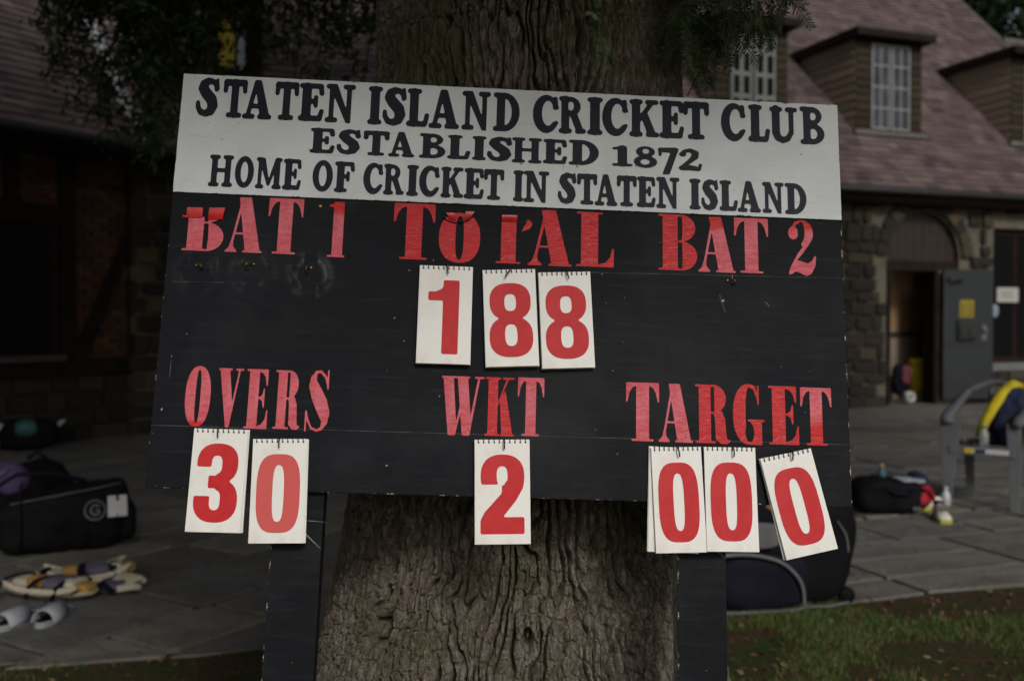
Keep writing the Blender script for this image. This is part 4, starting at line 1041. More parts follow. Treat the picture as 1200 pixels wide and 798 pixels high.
rest.build('stones', palette('wall_stones', [(.032,.028,.022), (.052,.043,.028), (.026,.024,.021), (.09,.07,.04), (.036,.033,.028), (.045,.034,.022), (.024,.022,.018), (.12,.09,.052)], .9, 'island', 7, .4, .6, .01), swall)['kind'] = 'stuff'
# doorway
mb = MB(); fbox(mb, RW, DU0, DU0+.06, BK+.02, BK+.16, 0, DZ); fbox(mb, RW, DU1-.03, DU1-.013, BK+.02, BK+.07, 0, DZ); fbox(mb, RW, AU0, AU1, BK+.03, BK+.17, DZ, DZ+.16); mb.build('door_frame', M_TIMBER, club)
mb = MB(); nb = 9
for i in range(nb):
    x0 = AU0 + (AU1-AU0)*i/nb; x1 = AU0 + (AU1-AU0)*(i+1)/nb - .008; xm = (x0+x1)/2; top = ASP + math.sqrt(max(.01, AR*AR - (xm-AC)**2)) + .03
    q = MB(); fbox(q, RW, x0, x1, BK+.10, BK+.14, DZ+.162, top); q.build('arch_board', M_TIMBR, club)
M_ROOMW = simple('tan_room_wall', (.30, .19, .10), .8, .15, 2, .1); M_ROOMW2 = simple('pink_room_wall', (.25, .19, .145), .8, .15, 2, .1)
mb = MB(); D = .95
fbox(mb, RW, DU0-1.4, DU1+1.2, BK+D, BK+D+.1, 1.12, 2.6); rm = mb.build('room_wall', M_ROOMW, club)
mb = MB(); fbox(mb, RW, DU0-1.4, DU1+1.2, BK+D-.02, BK+D+.1, 0, 1.08); mb.build('room_wall', M_ROOMW2, club)
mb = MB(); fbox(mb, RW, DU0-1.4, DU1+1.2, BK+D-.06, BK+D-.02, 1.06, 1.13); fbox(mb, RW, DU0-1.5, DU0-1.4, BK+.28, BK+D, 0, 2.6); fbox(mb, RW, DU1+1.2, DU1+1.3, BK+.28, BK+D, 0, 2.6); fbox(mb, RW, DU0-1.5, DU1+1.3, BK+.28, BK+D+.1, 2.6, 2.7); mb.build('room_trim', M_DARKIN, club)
mb = MB(); fbox(mb, RW, DU0-1.5, DU1+1.3, BK+.0, BK+D, -.03, .012); mb.build('room_floor', simple('room_floor', (.09, .075, .06), .7), club)
mb = MB(); fbox(mb, RW, DU0+.12, DU0+.30, BK+D-.16, BK+D-.07, 1.30, 1.78); mb.build('fuse_box', M_BLACKM, club)
mb = MB(); fbox(mb, RW, DU1-.012, DU1-.002, BK+.06, BK+.285, .0, DZ); mb.build('door_jamb', M_TIMBER, club)
# grey steel door leaf swung out against the wall
hinge = CORN + RW(DU1+.02, BK-.075, 0)
M_DOOR = simple('grey_blue_steel', (.014, .0185, .022), .6, .15, 3, .1); DW, DH = .93, 2.03
door = MB().box((0, -.045, .09), (DW, 0, .09+DH), bev=.004).build('door', M_DOOR, club); door.location = hinge - CORN; door.rotation_euler = (0, 0, AZR - R(4))
MB().box((.03, -.052, .92), (DW-.03, -.046, .985)).build('push_bar', M_BLACKM, door)
MB().box((.0, -.051, .10), (DW, -.046, .42)).build('kick_plate', M_BLACKM, door)
MB().box((.06, -.10, 1.92), (.34, -.046, 1.99), bev=.006).tube([(.3,-.08,1.95),(.12,-.22,1.96)], .01, 6).build('door_closer', M_BLACKM, door)
MB().box((.24, -.10, 1.02), (.58, -.046, 1.33), bev=.012).box((.27, -.12, 1.05), (.38, -.098, 1.2), bev=.006).box((.43, -.12, 1.05), (.55, -.098, 1.2), bev=.006).build('letter_box', M_BLACKM, door)
M_YEL = simple('yellow_sign', (.26, .2, .01), .5, .1, 10, 0); M_PRINT = simple('black_print', (.02, .02, .02), .5, 0, bump=0)
sg = MB().box((.29, -.053, 1.37), (.56, -.048, 1.64)).build('yellow_notice', M_YEL, door)
for rr, (c0, c1) in enumerate(((.31,.40),(.43,.54))):
    for zz in (1.56, 1.49, 1.42): MB().box((c0, -.0545, zz-.012), (c1, -.0535, zz+.012)).build('print_line', M_PRINT, sg)
MB().lathe([(0,0),(.045,0),(.045,.015),(.03,.05),(0,.055)], n=14, M=Matrix.Translation((.76, -.046, 1.16)) @ Matrix.Rotation(R(90), 4, 'X')).box((.72,-.052,1.02),(.80,-.046,1.25)).build('handle', M_SILLG, door)
# dark window right of the door
mb = MB(); fbox(mb, RW, WU0, WU1, BK+.10, BK+.14, WZ0, WZ1); wnd = mb.build('window', M_TIMBER, club)
for k in range(3):
    q = MB(); u0 = WU0 + .06 + k*.55; fbox(q, RW, u0, u0+.47, BK+.09, BK+.098, WZ0+.10, WZ1-.09); q.build('pane', M_DGLASS, wnd)
q = MB(); fbox(q, RW, WU0-.05, WU1+.05, BK-.07, BK+.12, WZ0-.12, WZ0-.001); q.build('sill', simple('grey_sill', (.13,.14,.135), .7), wnd)
q = MB(); fbox(q, RW, uw(1171), uw(1196), BK+.05, BK+.07, zw(1180,354), zw(1180,337)); sgn = q.build('white_sign', simple('white_sign', (.40,.40,.38), .5, .05), club)
for zz in (347, 342.5): q = MB(); fbox(q, RW, uw(1176), uw(1190), BK+.046, BK+.049, zw(1180,zz)-.012, zw(1180,zz)+.012); q.build('print_line', simple('grey_print', (.2,.2,.19), .5) if zz == 347 else bpy.data.materials['grey_print'], sgn)
MB().lathe([(0,0),(.07,0),(.075,.02),(0,.03)], n=16, M=Matrix.Translation(RW(uw(1170), BK+.09, zw(1170,364))) @ Matrix.Rotation(AZR,4,'Z') @ Matrix.Rotation(R(90),4,'X') @ Matrix.Scale(1.4,4,(0,1,0))).build('round_badge', simple('pale_blue_badge', (.22,.27,.31), .5), club)
# eaves, fascia and gutter
mb = MB(); fbox(mb, RW, -.1, 24, -.02, .03, HE-.20, HE-.03); fbox(mb, RW, .3, 24, .03, BK+.02, HE-.24, HE-.20); mb.build('fascia', M_TIMBER, club)
mb = MB(); fbox(mb, LW, -.1, 7, -.02, .03, HE-.20, HE-.03); fbox(mb, LW, .3, 7, .03, BK+.02, HE-.24, HE-.20); mb.build('fascia', M_TIMBER, club)
for fr, L in ((RW, 24), (LW, 7)):
    mb = MB(); pts = [fr(x, -.085, HE-.085) for x in (-.03, L)]; mb.tube(pts, .055, 10); mb.build('gutter', M_BLACKM, club, True)
# left wing: timber frame, brick panels, dark window, stone base
T = lambda p: tw_(p)
mb = MB(); fbox(mb, LW, -.3, 7, BK+.05, BK+.3, -.05, HE+.05); lwall = mb.build('wall', simple('dark_mortar', (.055, .045, .035), .95), club)
tb = MB
p1a, p1b, p2a, p2b = T(149), T(88), T(72), T(22)
ZB0, ZB1 = zw(110, 418, LW), HE-.22
WZa, WZb = zw(40, 416, LW), zw(40, 262, LW)
timbers = [(-.3, p1a, ZB0-.1, ZB1+.1), (p1b, p2a, ZB0-.1, ZB1+.1), (-.3, 7, ZB0-.22, ZB0-.02), (p2a, 7, WZb, WZb+.22), (p2b, p2b+.12, WZb+.2, ZB1+.1), (T(-60), T(-60)+.2, ZB0-.1, ZB1)]
for (a, b_, z0, z1) in timbers:
    q = MB(); fbox(q, LW, a, b_, BK-.02, BK+.06, z0, z1); q.build('timber_beam', M_TIMBER, club)
for (u0, z0, u1, z1) in ((p1a+.02, ZB0+.02, p1a+.02, ZB0+.03),):
    pass
q = MB(); za, zb = zw(150, 272, LW), zw(98, 416, LW); u0, u1 = T(151), T(97)
q.add([LW(u0-.02, BK-.03, za+.10), LW(u0-.02, BK-.03, za-.14), LW(u1-.02, BK-.03, zb-.1), LW(u1+.12, BK-.03, zb), LW(u0-.02, BK+.05, za+.10), LW(u0-.02, BK+.05, za-.14), LW(u1-.02, BK+.05, zb-.1), LW(u1+.12, BK+.05, zb)],
      [(0,1,2,3), (7,6,5,4), (0,4,5,1), (1,5,6,2), (2,6,7,3), (3,7,4,0)]); q.build('timber_brace', M_TIMBER, club)
q = MB(); fbox(q, LW, p2a+.05, 7, BK+.02, BK+.05, WZa, WZb); win = q.build('window', M_DGLASS, club)
for x in (p2a+.05, p2a+.75, p2a+1.45): q = MB(); fbox(q, LW, x, x+.07, BK-.0, BK+.03, WZa, WZb); q.build('window_frame', M_TIMBER, win)
q = MB(); fbox(q, LW, p2a, 7, BK-.09, BK+.05, WZa-.07, WZa-.005); q.build('sill', simple('weathered_sill', (.045,.042,.038), .8), win)
bmesh_brick = MB().box((-.5,-.5,-.5), (.5,.5,.5)); BME = None; nbk = 0; rest = MB()
for (t0, t1, z0, z1) in ((p1a, p1b, ZB0, ZB1), (p2a+.02, p2b, WZb+.22, ZB1)):
    z = z0; row = 0; 
    while z < z1-.03:
        u = t0 - (.11 if row % 2 else 0)
        while u < t1:
            a, b_ = max(u, t0), min(u+.205, t1)
            if b_-a > .03:
                if nbk < 298:
                    if BME is None: o = bmesh_brick.build('brick', M_BRICK, lwall); BME = o.data
                    else: o = bpy.data.objects.new('brick', BME); link(o, lwall)
                    o.location = LW((a+b_)/2, BK+.045+random.uniform(-.004,.004), z+.034); o.rotation_euler = (0, 0, AZL); o.scale = (b_-a-.012, .05, .062); nbk += 1
                else: fbox(rest, LW, a+.006, b_-.006, BK+.02, BK+.06, z+.003, z+.065)
            u += .217
        z += .075; row += 1
if rest.v: rest.build('bricks', M_BRICK, lwall)['kind'] = 'stuff'
rest = MB(); z = -.02; g = random.Random(8)
while z < ZB0-.26:
    h = .19; u = -.3
    while u < 7:
        wd = g.uniform(.2, .5); fbox(rest, LW, u+.012, u+wd-.012, BK-.02, BK+.06, z+.012, z+h-.012); u += wd
    z += h
M_BASEST = palette('dark_base_stone', [(.03,.026,.022), (.045,.04,.03), (.025,.022,.02)], .9, 'island', 7, .3, .5)
rest.build('stones', M_BASEST, lwall)['kind'] = 'stuff'
# roof ---------------------------------------------------------------
RS = 6.6; UE = 16.4
def valley(s): return -.352*s
roof = MB()
roof.add([RW(0,0,HE-.02), RW(UE,0,HE-.02), RW(UE,RS,HE-.02+RS), RW(valley(RS),RS,HE-.02+RS)], [(0,1,2,3)])
roof.add([RW(UE,0,HE-.021), RW(UE+9,0,HE-.021), RW(UE+9,3.62,HE-.021+3.62), RW(UE,3.62,HE-.021+3.62)], [(0,1,2,3)])
roof.add([LW(0,0,HE-.02), LW(valley(RS),RS,HE-.02+RS), LW(9,RS,HE-.02+RS), LW(9,0,HE-.02)], [(0,1,2,3)])
roof.add([RW(UE,0,HE-.02), RW(UE,RS*2,HE-.02), RW(UE,RS,HE-.02+RS)], [(0,1,2)])
roof.add([RW(valley(RS),RS,HE-.02+RS), RW(UE,RS,HE-.02+RS), RW(UE,2*RS,HE-.02), RW(valley(RS),2*RS,HE-.02)], [(0,1,2,3)])
roof = roof.build('roof', simple('roof_underlay', (.07,.045,.045), .9), club)
pitch = .148; sh = []; g = random.Random(17)
for fr, lo, hi, smax in ((RW, None, UE, RS), (RW, UE, UE+9, 3.6), (LW, None, 7.5, RS)):
    s = -.03; row = 0
    while s < smax-.02:
        ds = pitch*.7071; u = (valley(s+ds/2)+.03 if lo is None else lo+.01) ; first = True
        while u < hi:
            wd = g.uniform(.17, .30) if not first else g.uniform(.08, .3); first = False
            sh.append((fr, u, min(u+wd, hi), s, ds)); u += wd
        s += ds; row += 1
def sh_geo(fr, u0, u1, s, ds, jit):
    a = .0035; t = .026 + jit*1.6; s1 = s + ds*1.25
    q = [(u0+a, s-.0, .0), (u1-a, s-.0, .0), (u1-a, s1, .0), (u0+a, s1, .0)]
    lo_ = [fr(u, s_-.002, HE + s_ - .01) for u, s_, _ in q]; hi_ = [fr(u, s_-t*.707, HE + s_ + t*.707) for u, s_, _ in q[:2]] + [fr(u, s_-.004*.707, HE + s_ + .004*.707) for u, s_, _ in q[2:]]
    f = [(4,5,6,7), (0,1,5,4), (1,2,6,5), (3,0,4,7)]
    if fr is LW: f = [tuple(reversed(x)) for x in f]
    return lo_ + hi_, f
def rvis(c):
    fr, u0, u1, s, ds = c; p = CORN + fr((u0+u1)/2, s, HE+s)
    if p.y < 1: return 0
    x, y = pix(p)
    if not (-10 < x < 1210 and -8 < y < 232): return 0
    if 205 < x < 790 : return 0
    if 790 < x < 985 and y > 105: return 0
    return (u1-u0)*ds*1e4/p.length**2 * (1.6 if (x > 930 or x < 60) else .6)
sh = [(rvis(c), c) for c in sh]; sh.sort(key=lambda a: -a[0]); rest = MB()
for i, (vv, c) in enumerate(sh):
    v, f = sh_geo(*c, random.uniform(0, .006))
    if i < 300: 
        o0 = v[0]; mk('shingle', [p - o0 for p in v], f, M_SLATE, roof, loc=o0)
    else: rest.add(v, f)
rest.build('shingles', M_SLATEI, roof)['kind'] = 'stuff'
# metal valley between the wings
mb = MB(); n = 10
for i in range(n):
    s0, s1 = RS*i/n, RS*(i+1)/n
    mb.add([RW(valley(s0)-.0, s0-.0, HE+s0+.035), RW(valley(s0)+.10, s0, HE+s0+.03), RW(valley(s1)+.10, s1, HE+s1+.03), RW(valley(s1), s1, HE+s1+.035)], [(0,1,2,3)])
    mb.add([LW(valley(s0)-.0, s0-.0, HE+s0+.036), LW(valley(s0)+.07, s0, HE+s0+.03), LW(valley(s1)+.07, s1, HE+s1+.03), LW(valley(s1), s1, HE+s1+.036)], [(3,2,1,0)])
mb.build('valley_flashing', M_LEAD, club)
mb = MB(); mb.tube([RW(UE+.02, s_, HE+s_+.01) for s_ in (0, RS)], .028, 6); mb.tube([RW(UE, 3.63, HE+3.66), RW(UE+9, 3.63, HE+3.66)], .06, 6); mb.build('roof_edge', M_SILLG, club)
# dormers ---------------------------------------------------------------
def dormer(px, s1=.957, wd=1.26, h=1.5, style=0):
    k = (px-600)/F
    u0 = (k*(CORN.y + nR.y*s1) - CORN.x - nR.x*s1)/(uR.x - k*uR.y); u1 = u0+wd; z0 = HE+s1; z1 = z0+h; b1 = s1+h
    dm = MB(); dm.add([RW(u0+.02, s1+.02, z0), RW(u1-.02, s1+.02, z0), RW(u1-.02, s1+.02, z1), RW(u0+.02, s1+.02, z1), RW(u0+.02, b1, z1), RW(u1-.02, b1, z1)], [(0,1,2,3), (0,3,4), (1,5,2), (3,2,5,4)])
    dm = dm.build('dormer', M_TIMBER, club)
    # roof slab with overhang
    q = MB(); fbox(q, RW, u0-.14, u1+.14, s1-.22, b1+.18, z1, z1+.10); q.build('dormer_roof', M_TIMBER, dm)
    q = MB(); fbox(q, RW, u0-.145, u1+.145, s1-.225, b1+.1, z1+.10, z1+.125); q.build('roof_edge', M_BLACKM, dm)
    # cheeks of lapped boards
    nb = 11
    for sd in (0, 1):
        for i in range(nb):
            za, zb = z0 + h*i/nb, z0 + h*(i+1)/nb + .01; bb = s1 + (zb - z0)
            a, b_ = (u0-.03, u0+.02) if sd == 0 else (u1-.02, u1+.03)
            o = (-.016 if sd == 0 else .016)
            e0 = a if sd == 0 else b_; inn = b_ if sd == 0 else a
            v = [RW(e0, s1+.0, za), RW(e0-o*.9, s1+.0, zb), RW(e0-o*.9, bb, zb), RW(e0, max(s1+.02, bb-(zb-za)), za), RW(inn, s1, za), RW(inn, s1, zb), RW(inn, bb, zb), RW(inn, max(s1+.02, bb-(zb-za)), za)]
            f = [(3,2,1,0), (0,1,5,4), (0,4,7,3)]
            if sd: f = [tuple(reversed(x)) for x in f]
            mk('siding_board', v, f, M_SIDING, dm)
    # shingled piers each side of the window
    ww = .80 if style != 1 else .84; um = (u0+u1)/2 + .04
    for (a, b_) in ((u0-.02, um-ww/2), (um+ww/2, u1+.02)):
        nb2 = 12
        for i in range(nb2):
            za, zb = z0+h*i/nb2, z0+h*(i+1)/nb2; t = .03
            v = [RW(a, s1-t, za), RW(b_, s1-t, za), RW(b_, s1-.008, zb), RW(a, s1-.008, zb), RW(a, s1+.02, za), RW(b_, s1+.02, za), RW(b_, s1+.02, zb), RW(a, s1+.02, zb)]
            mk('wall_shingle', v, [(0,1,2,3), (0,4,5,1), (0,3,7,4), (1,5,6,2)], M_SHGL, dm)
    q = MB(); fbox(q, RW, u0-.08, u1+.10, s1-.10, s1, z0-.02, z0+.045); q.build('sill', M_SILLG, dm)
    wz0, wz1 = z0+.09, z1-.06; q = MB(); fbox(q, RW, um-ww/2, um+ww/2, s1-.004, s1+.015, wz0-.04, z1); q.build('window_surround', M_TIMBER, dm)
    for sd in (0, 1):
        a = um - ww/2 + .02 + sd*(ww/2-.005); b_ = a + ww/2 - .045; fr = MB(); t = .022 if style == 0 else .045
        fbox(fr, RW, a, b_, s1-.03, s1-.005, wz0, wz0+t); fbox(fr, RW, a, b_, s1-.03, s1-.005, wz1-t, wz1)
        fbox(fr, RW, a, a+t, s1-.03, s1-.005, wz0+t, wz1-t); fbox(fr, RW, b_-t, b_, s1-.03, s1-.005, wz0+t, wz1-t)
        fr.build('window_frame', M_WHITEW if style == 1 else M_GREYW, dm); fr = MB()
        rows = 4 if style == 0 else 4; mu = .009 if style == 0 else .032; xm = (a+b_)/2
        fbox(fr, RW, xm-mu, xm+mu, s1-.026, s1-.006, wz0+t, wz1-t)
        for r_ in range(1, rows):
            zc = wz0 + (wz1-wz0)*r_/rows; fbox(fr, RW, a+t, xm-mu, s1-.025, s1-.007, zc-mu, zc+mu); fbox(fr, RW, xm+mu, b_-t, s1-.025, s1-.007, zc-mu, zc+mu)
        fr.build('glazing_bars', M_WHITEW if style == 1 else M_GREYW, dm)
        for r_ in range(rows):
            for cx in ((a+t, xm-mu), (xm+mu, b_-t)):
                za = wz0 + (wz1-wz0)*r_/rows + mu; zb = wz0 + (wz1-wz0)*(r_+1)/rows - mu
                p = MB(); fbox(p, RW, cx[0]-.004, cx[1]+.004, s1-.014, s1-.009, za-.004, zb+.004); p.build('pane', M_GLASS if style != 1 else M_DGLASS, dm)
    return u0, s1
dormer(836, style=1); dormer(1001); dormer(1182)
# lit dormer seen through the leaves at the left
s1 = .957; k = (250-600)/F; u0 = (k*(CORN.y + nR.y*s1) - CORN.x - nR.x*s1)/(uR.x - k*uR.y)
M_LAMPGLOW = NT('warm_lamp'); M_LAMPGLOW.set('Emission Color', (1., .72, .3)); M_LAMPGLOW.set('Emission Strength', 1.2); M_LAMPGLOW = M_LAMPGLOW.m
M_CURT = NT('lit_yellow_curtain'); M_CURT.set('Base Color', (.18, .14, .02)); M_CURT.set('Emission Color', (.5, .36, .03)); M_CURT.set('Emission Strength', .05); M_CURT.set('Roughness', .9); M_CURT = M_CURT.m
dm = MB(); fbox(dm, RW, u0, u0+.62, s1, s1+2.4, HE+s1, HE+s1+2.1); dm = dm.build('dormer', M_TIMBER, club)
q = MB(); fbox(q, RW, u0+.06, u0+.28, s1-.02, s1-.005, HE+s1+.2, HE+s1+1.55); q.build('curtain', M_CURT, dm); q = MB(); fbox(q, RW, u0+.31, u0+.40, s1-.02, s1-.005, HE+s1+.2, HE+s1+1.8); q.build('curtain', simple('pale_blue_curtain', (.25,.3,.33), .8), dm)
for x, z in ((u0+.10, 1.58), (u0+.27, 1.60)):
    q = MB(); q.lathe([(0,-.045),(.035,-.03),(.045,0),(.035,.03),(0,.045)], c=tuple(RW(x, s1-.07, HE+s1+z)), n=12); q.build('lamp', M_LAMPGLOW, dm, True)

# =================================================================== TREES BEYOND THE ROOF
M_BGL = m_leaf('background_leaves', [(.015, .035, .012), (.03, .06, .018), (.05, .085, .03)])
def bg_tree(x, y, h, r, label, seed):
    root = empty('background_tree', (x, y, 0)); tag(root, label, 'tree', 'trees beyond the clubhouse')
    g = np.random.default_rng(seed); mb = MB(); mb.tube([(0,0,-.1),(.1,0,h*.3),(0,.1,h*.62),(.1,0,h*.9)], [.3,.22,.15,.04], 8)
    for k in range(9):
        a = g.uniform(0, 6.28); z = h*g.uniform(.35, .75); mb.tube([(0,0,z),(math.cos(a)*r*.5,math.sin(a)*r*.5,z+r*.3),(math.cos(a)*r*.85,math.sin(a)*r*.85,z+r*.45)], [.1,.06,.02], 6)
    mb.build('trunk', M_LIMB, root, True)
    N = 900; d = g.normal(size=(N, 3)); d /= np.linalg.norm(d, axis=1)[:, None]; C_ = d*(g.uniform(.45, 1, N)**.6)[:, None]*np.array((r, r, h*.34)) + np.array((0, 0, h*.66)); C_ *= 1 + .12*g.normal(size=(N, 1))
    V = tufts([tuple(c) for c in C_], 26, .42, (.42, .42, .32), seed+1); mk_fast('crown', V, np.arange(len(V)).reshape(-1, 4), M_BGL, root, False)
bg_tree(14.5, 27, 14.5, 4.2, 'dark leafy tree rising behind the right end of the slate roof', 51)
bg_tree(20, 26, 13, 4.0, 'dark tree beyond the lower roof, partly outside the right edge', 52)
bg_tree(8.5, 34, 11, 4.2, 'tree hidden mostly behind the main roof ridge', 53)

# =================================================================== THINGS ON THE PATIO
def soft(size, e=.45, n=12, seed=0, amp=.012, fr=6, sag=0, taper=None, M=None):
    """a padded box: rounded, creased, resting on z=0"""
    bm = bmesh.new(); bmesh.ops.create_cube(bm, size=2); bmesh.ops.subdivide_edges(bm, edges=bm.edges[:], cuts=n, use_grid_fill=True)
    v = np.array([q.co[:] for q in bm.verts]); f = [[q.index for q in p.verts] for p in bm.faces]; bm.free()
    nrm = v/np.linalg.norm(v, axis=1)[:, None]; m = np.max(np.abs(v), axis=1); p_ = 2/e
    q = nrm/((np.abs(nrm)**p_).sum(1)**(1/p_))[:, None]
    P = q*np.array(size)/2
    P[:, 2] += size[2]/2
    if taper: P = np.array([taper(*p) for p in P])
    no = fbm(P[:, 0]*fr + P[:, 1]*fr*.7 + seed, P[:, 2]*fr + P[:, 1]*fr*.5 + seed*1.7, seed, 3)
    cr_ = np.abs(fbm(P[:, 0]*fr*1.7 + seed*3, P[:, 2]*fr*1.7 + P[:, 1]*fr, seed+5, 2))
    P += q*(amp*(no*1.2 - 1.4*np.clip(.25-cr_, 0, 1)))[:, None]
    P[:, 2] = np.maximum(P[:, 2], 0)
    if sag: P[:, 2] -= sag*np.exp(-((P[:, 0])/(size[0]*.25))**2)*(P[:, 2]/size[2])
    V = [Vector(p) for p in P]
    if M is not None: V = [M @ p for p in V]
    return V, f
def fabric(name, col, rough=.75, scale=120, spec=.3, var=.3):
    t = NT(name); n = t.noise(6, 4); w1 = t.noise(scale, 2)
    t.set('Base Color', t.mix(t.ramp(n, [(.3, 0.), (.7, 1.)]), tuple(c*(1-var) for c in col), tuple(c*(1+var) for c in col))); t.set('Roughness', rough); t.set('Specular IOR Level', spec)
    t.bump(t.math('ADD', t.math('MULTIPLY', w1, .4), t.noise(14, 4)), .5, .006); return t.m
K_BLACK = fabric('black_nylon', (.005, .005, .006), spec=.12); K_DARK = fabric('dark_navy_fabric', (.007, .008, .014), spec=.12); K_GREY = fabric('grey_trim', (.11, .11, .115)); K_WHITE = fabric('white_print', (.5, .5, .52), var=.1)
K_PURP = fabric('purple_fabric', (.075, .05, .12)); K_TEAL = fabric('teal_shell', (.03, .11, .12), .4); K_RED = fabric('red_fabric', (.30, .015, .03)); K_PALE = fabric('pale_blue_grey', (.28, .31, .36)); K_YEL = fabric('yellow_fabric', (.55, .44, .02)); K_NAVY = fabric('navy_fabric', (.012, .018, .05))
K_CREAM = fabric('cream_leather', (.50, .45, .34), .6, 60, var=.15); K_TAN = fabric('tan_lining', (.38, .22, .06), var=.25); K_LILAC = fabric('grey_lilac_lining', (.12, .10, .15)); K_ORANGE = fabric('orange_brown_patch', (.35, .14, .04))
def crv(P, k=5):
    P = [Vector(p) for p in P]; Q = []
    for i in range(len(P)-1):
        a, b_, c, d = P[max(i-1, 0)], P[i], P[i+1], P[min(i+2, len(P)-1)]
        for s in range(k): t = s/k; Q.append(.5*((2*b_) + (c-a)*t + (2*a-5*b_+4*c-d)*t*t + (3*b_-a-3*c+d)*t**3))
    return Q + [P[-1]]
def strap(mb, pts, w_, t=.004, up=(0, 0, 1)):
    pts = [Vector(p) for p in pts]; v = []; f = []
    for i, p in enumerate(pts):
        d = (pts[min(i+1, len(pts)-1)] - pts[max(i-1, 0)]).normalized(); s = d.cross(Vector(up)).normalized(); u = s.cross(d)
        v += [p - s*w_/2, p + s*w_/2, p + s*w_/2 + u*t, p - s*w_/2 + u*t]
    for i in range(len(pts)-1):
        for k in range(4): f.append((4*i+k, 4*i+(k+1)%4, 4*i+4+(k+1)%4, 4*i+4+k))
    f += [(0,3,2,1), tuple(4*(len(pts)-1)+k for k in range(4))]; mb.add(v, f); return mb
def place(name, px, py, rotz, label, cat, group=None, z=0.0):
    p = on_ground(px, py, z); return tag(empty(name, (p.x, p.y, z), (0, 0, rotz)), label, cat, group)
# --- large black kit bag with ringed letter, at the left
t = place('kit_bag', 88, 641, R(24), 'big black cricket kit bag with a ringed letter G and white block on its side', 'kit bag')
V, f = soft((.70, .34, .36), .42, 14, 3, .028, 6, taper=lambda x, y, z: (x - .05, y, z*(.98 + .48*x) )); mk('bag_body', V, f, K_BLACK, t, True)
mb = MB()
for x in (.06, -.28): strap(mb, [(x, -.18, .03), (x, -.192, .18), (x, -.17, .31), (x, -.08, .372), (x, .08, .375), (x, .17, .3)], .035, .006, up=(1, 0, 0)) if False else mb.tube([(x, -.178, .03), (x, -.19, .18), (x, -.165, .32), (x, -.06, .375), (x, .1, .375)], .014, 6, flat=.4)
mb.build('strap', K_DARK, t, True)
mb = MB(); mb.tube([(-.42, -.06, .38), (-.3, -.03, .45), (-.1, 0, .44), (.06, .0, .385)], .013, 8); mb.build('carry_handle', K_DARK, t, True)
mb = MB(); mb.tube(crv([(-.33, -.15, .30), (-.1, -.165, .335), (.12, -.16, .365), (.25, -.13, .385)]), .004, 6); mb.build('zip', K_GREY, t, True)
lg = G(1.).el(.5, .5, .5, .5).el(.5, .5, .42, .42, -1).st((.68, .66, .1), (.55, .75, .1), (.38, .68, .1), (.3, .5, .1), (.36, .33, .1), (.52, .26, .1), (.68, .34, .1), (.68, .48, .09), (.54, .48, .09)).mesh(.8)
def decal(gl, w_, h_, loc, mat, parent, name, tilt=0, rz=0):
    o = mk(name, [((p[0]-.5)*w_, 0, (p[1]-.5)*h_) for p in gl[0]], gl[1], mat, parent); o.location = loc; o.rotation_euler = (R(tilt), 0, R(rz)); return o
bl = G(1.).rc(0, 0, 1, 1).pg((.46, 1.02), (.56, 1.02), (.60, .8), (.50, .74), (.42, .8), sign=-1).pg((.44, -.02), (.52, -.02), (.5, .25), sign=-1).mesh(.8)
decal(lg, .118, .118, (.105, -.199, .245), K_GREY, t, 'ring_emblem', -6, 3); decal(bl, .105, .12, (.225, -.197, .26), K_WHITE, t, 'block_emblem', -6, 6)
mk('end_pocket', *soft((.10, .26, .22), .5, 8, 5, .012, 8, M=Matrix.Translation((.285, -.01, .03))), K_BLACK, t, True)
# --- second bag behind at far left with a purple item on it
t = place('duffel_bag', 22, 622, R(10), 'black duffel bag with small white logos at the left edge, beside the big kit bag', 'duffel bag')
mk('bag_body', *soft((.66, .34, .42), .55, 12, 13, .03, 5, taper=lambda x, y, z: (x-.12, y, z*(1.0 - .25*x))), K_BLACK, t, True)
for (x, z, w_, h_) in ((-.03, .12, .05, .03), (.01, .08, .045, .03), (.06, .135, .03, .03)): decal(bl, w_, h_, (x, -.185, z), K_GREY, t, 'small_logo', -4, 0)
mb = MB(); mb.tube([(.1, -.175, .01), (.11, -.195, .07), (.115, -.185, .14)], .018, 6, flat=.35); mb.build('loose_strap', K_GREY, t, True)
P = Vector(t.location)
t = tag(empty('purple_bundle', on_board and (at_depth(4, 578, 6.1))), 'purple ribbed fabric bundle lying on top of the duffel at the left edge', 'bundle')
mk('bundle_body', *soft((.26, .2, .19), .8, 10, 4, .012, 10, M=Matrix.Rotation(R(18), 4, 'Y')), K_PURP, t, True)
mb = MB()
for k in range(4): mb.tube([(-.10+.03*k, -.10, .02+.02*k), (-.05+.03*k, -.112, .09+.012*k), (.03+.02*k, -.10, .15+.006*k)], .006, 6)
mb.build('ribs', K_LILAC, t, True)
t = tag(empty('rucksack', on_ground(52, 604)), 'slumped black rucksack between the purple bundle and the big kit bag', 'rucksack')
mk('rucksack_body', *soft((.40, .3, .40), .7, 12, 23, .03, 5, taper=lambda x, y, z: (x, y, z*(1.0 - .9*max(0, x)))), K_BLACK, t, True)
mb = MB(); mb.tube([(-.1, -.02, .39), (-.03, -.03, .44), (.06, -.02, .37)], .012, 6); mb.build('carry_handle', K_DARK, t, True)
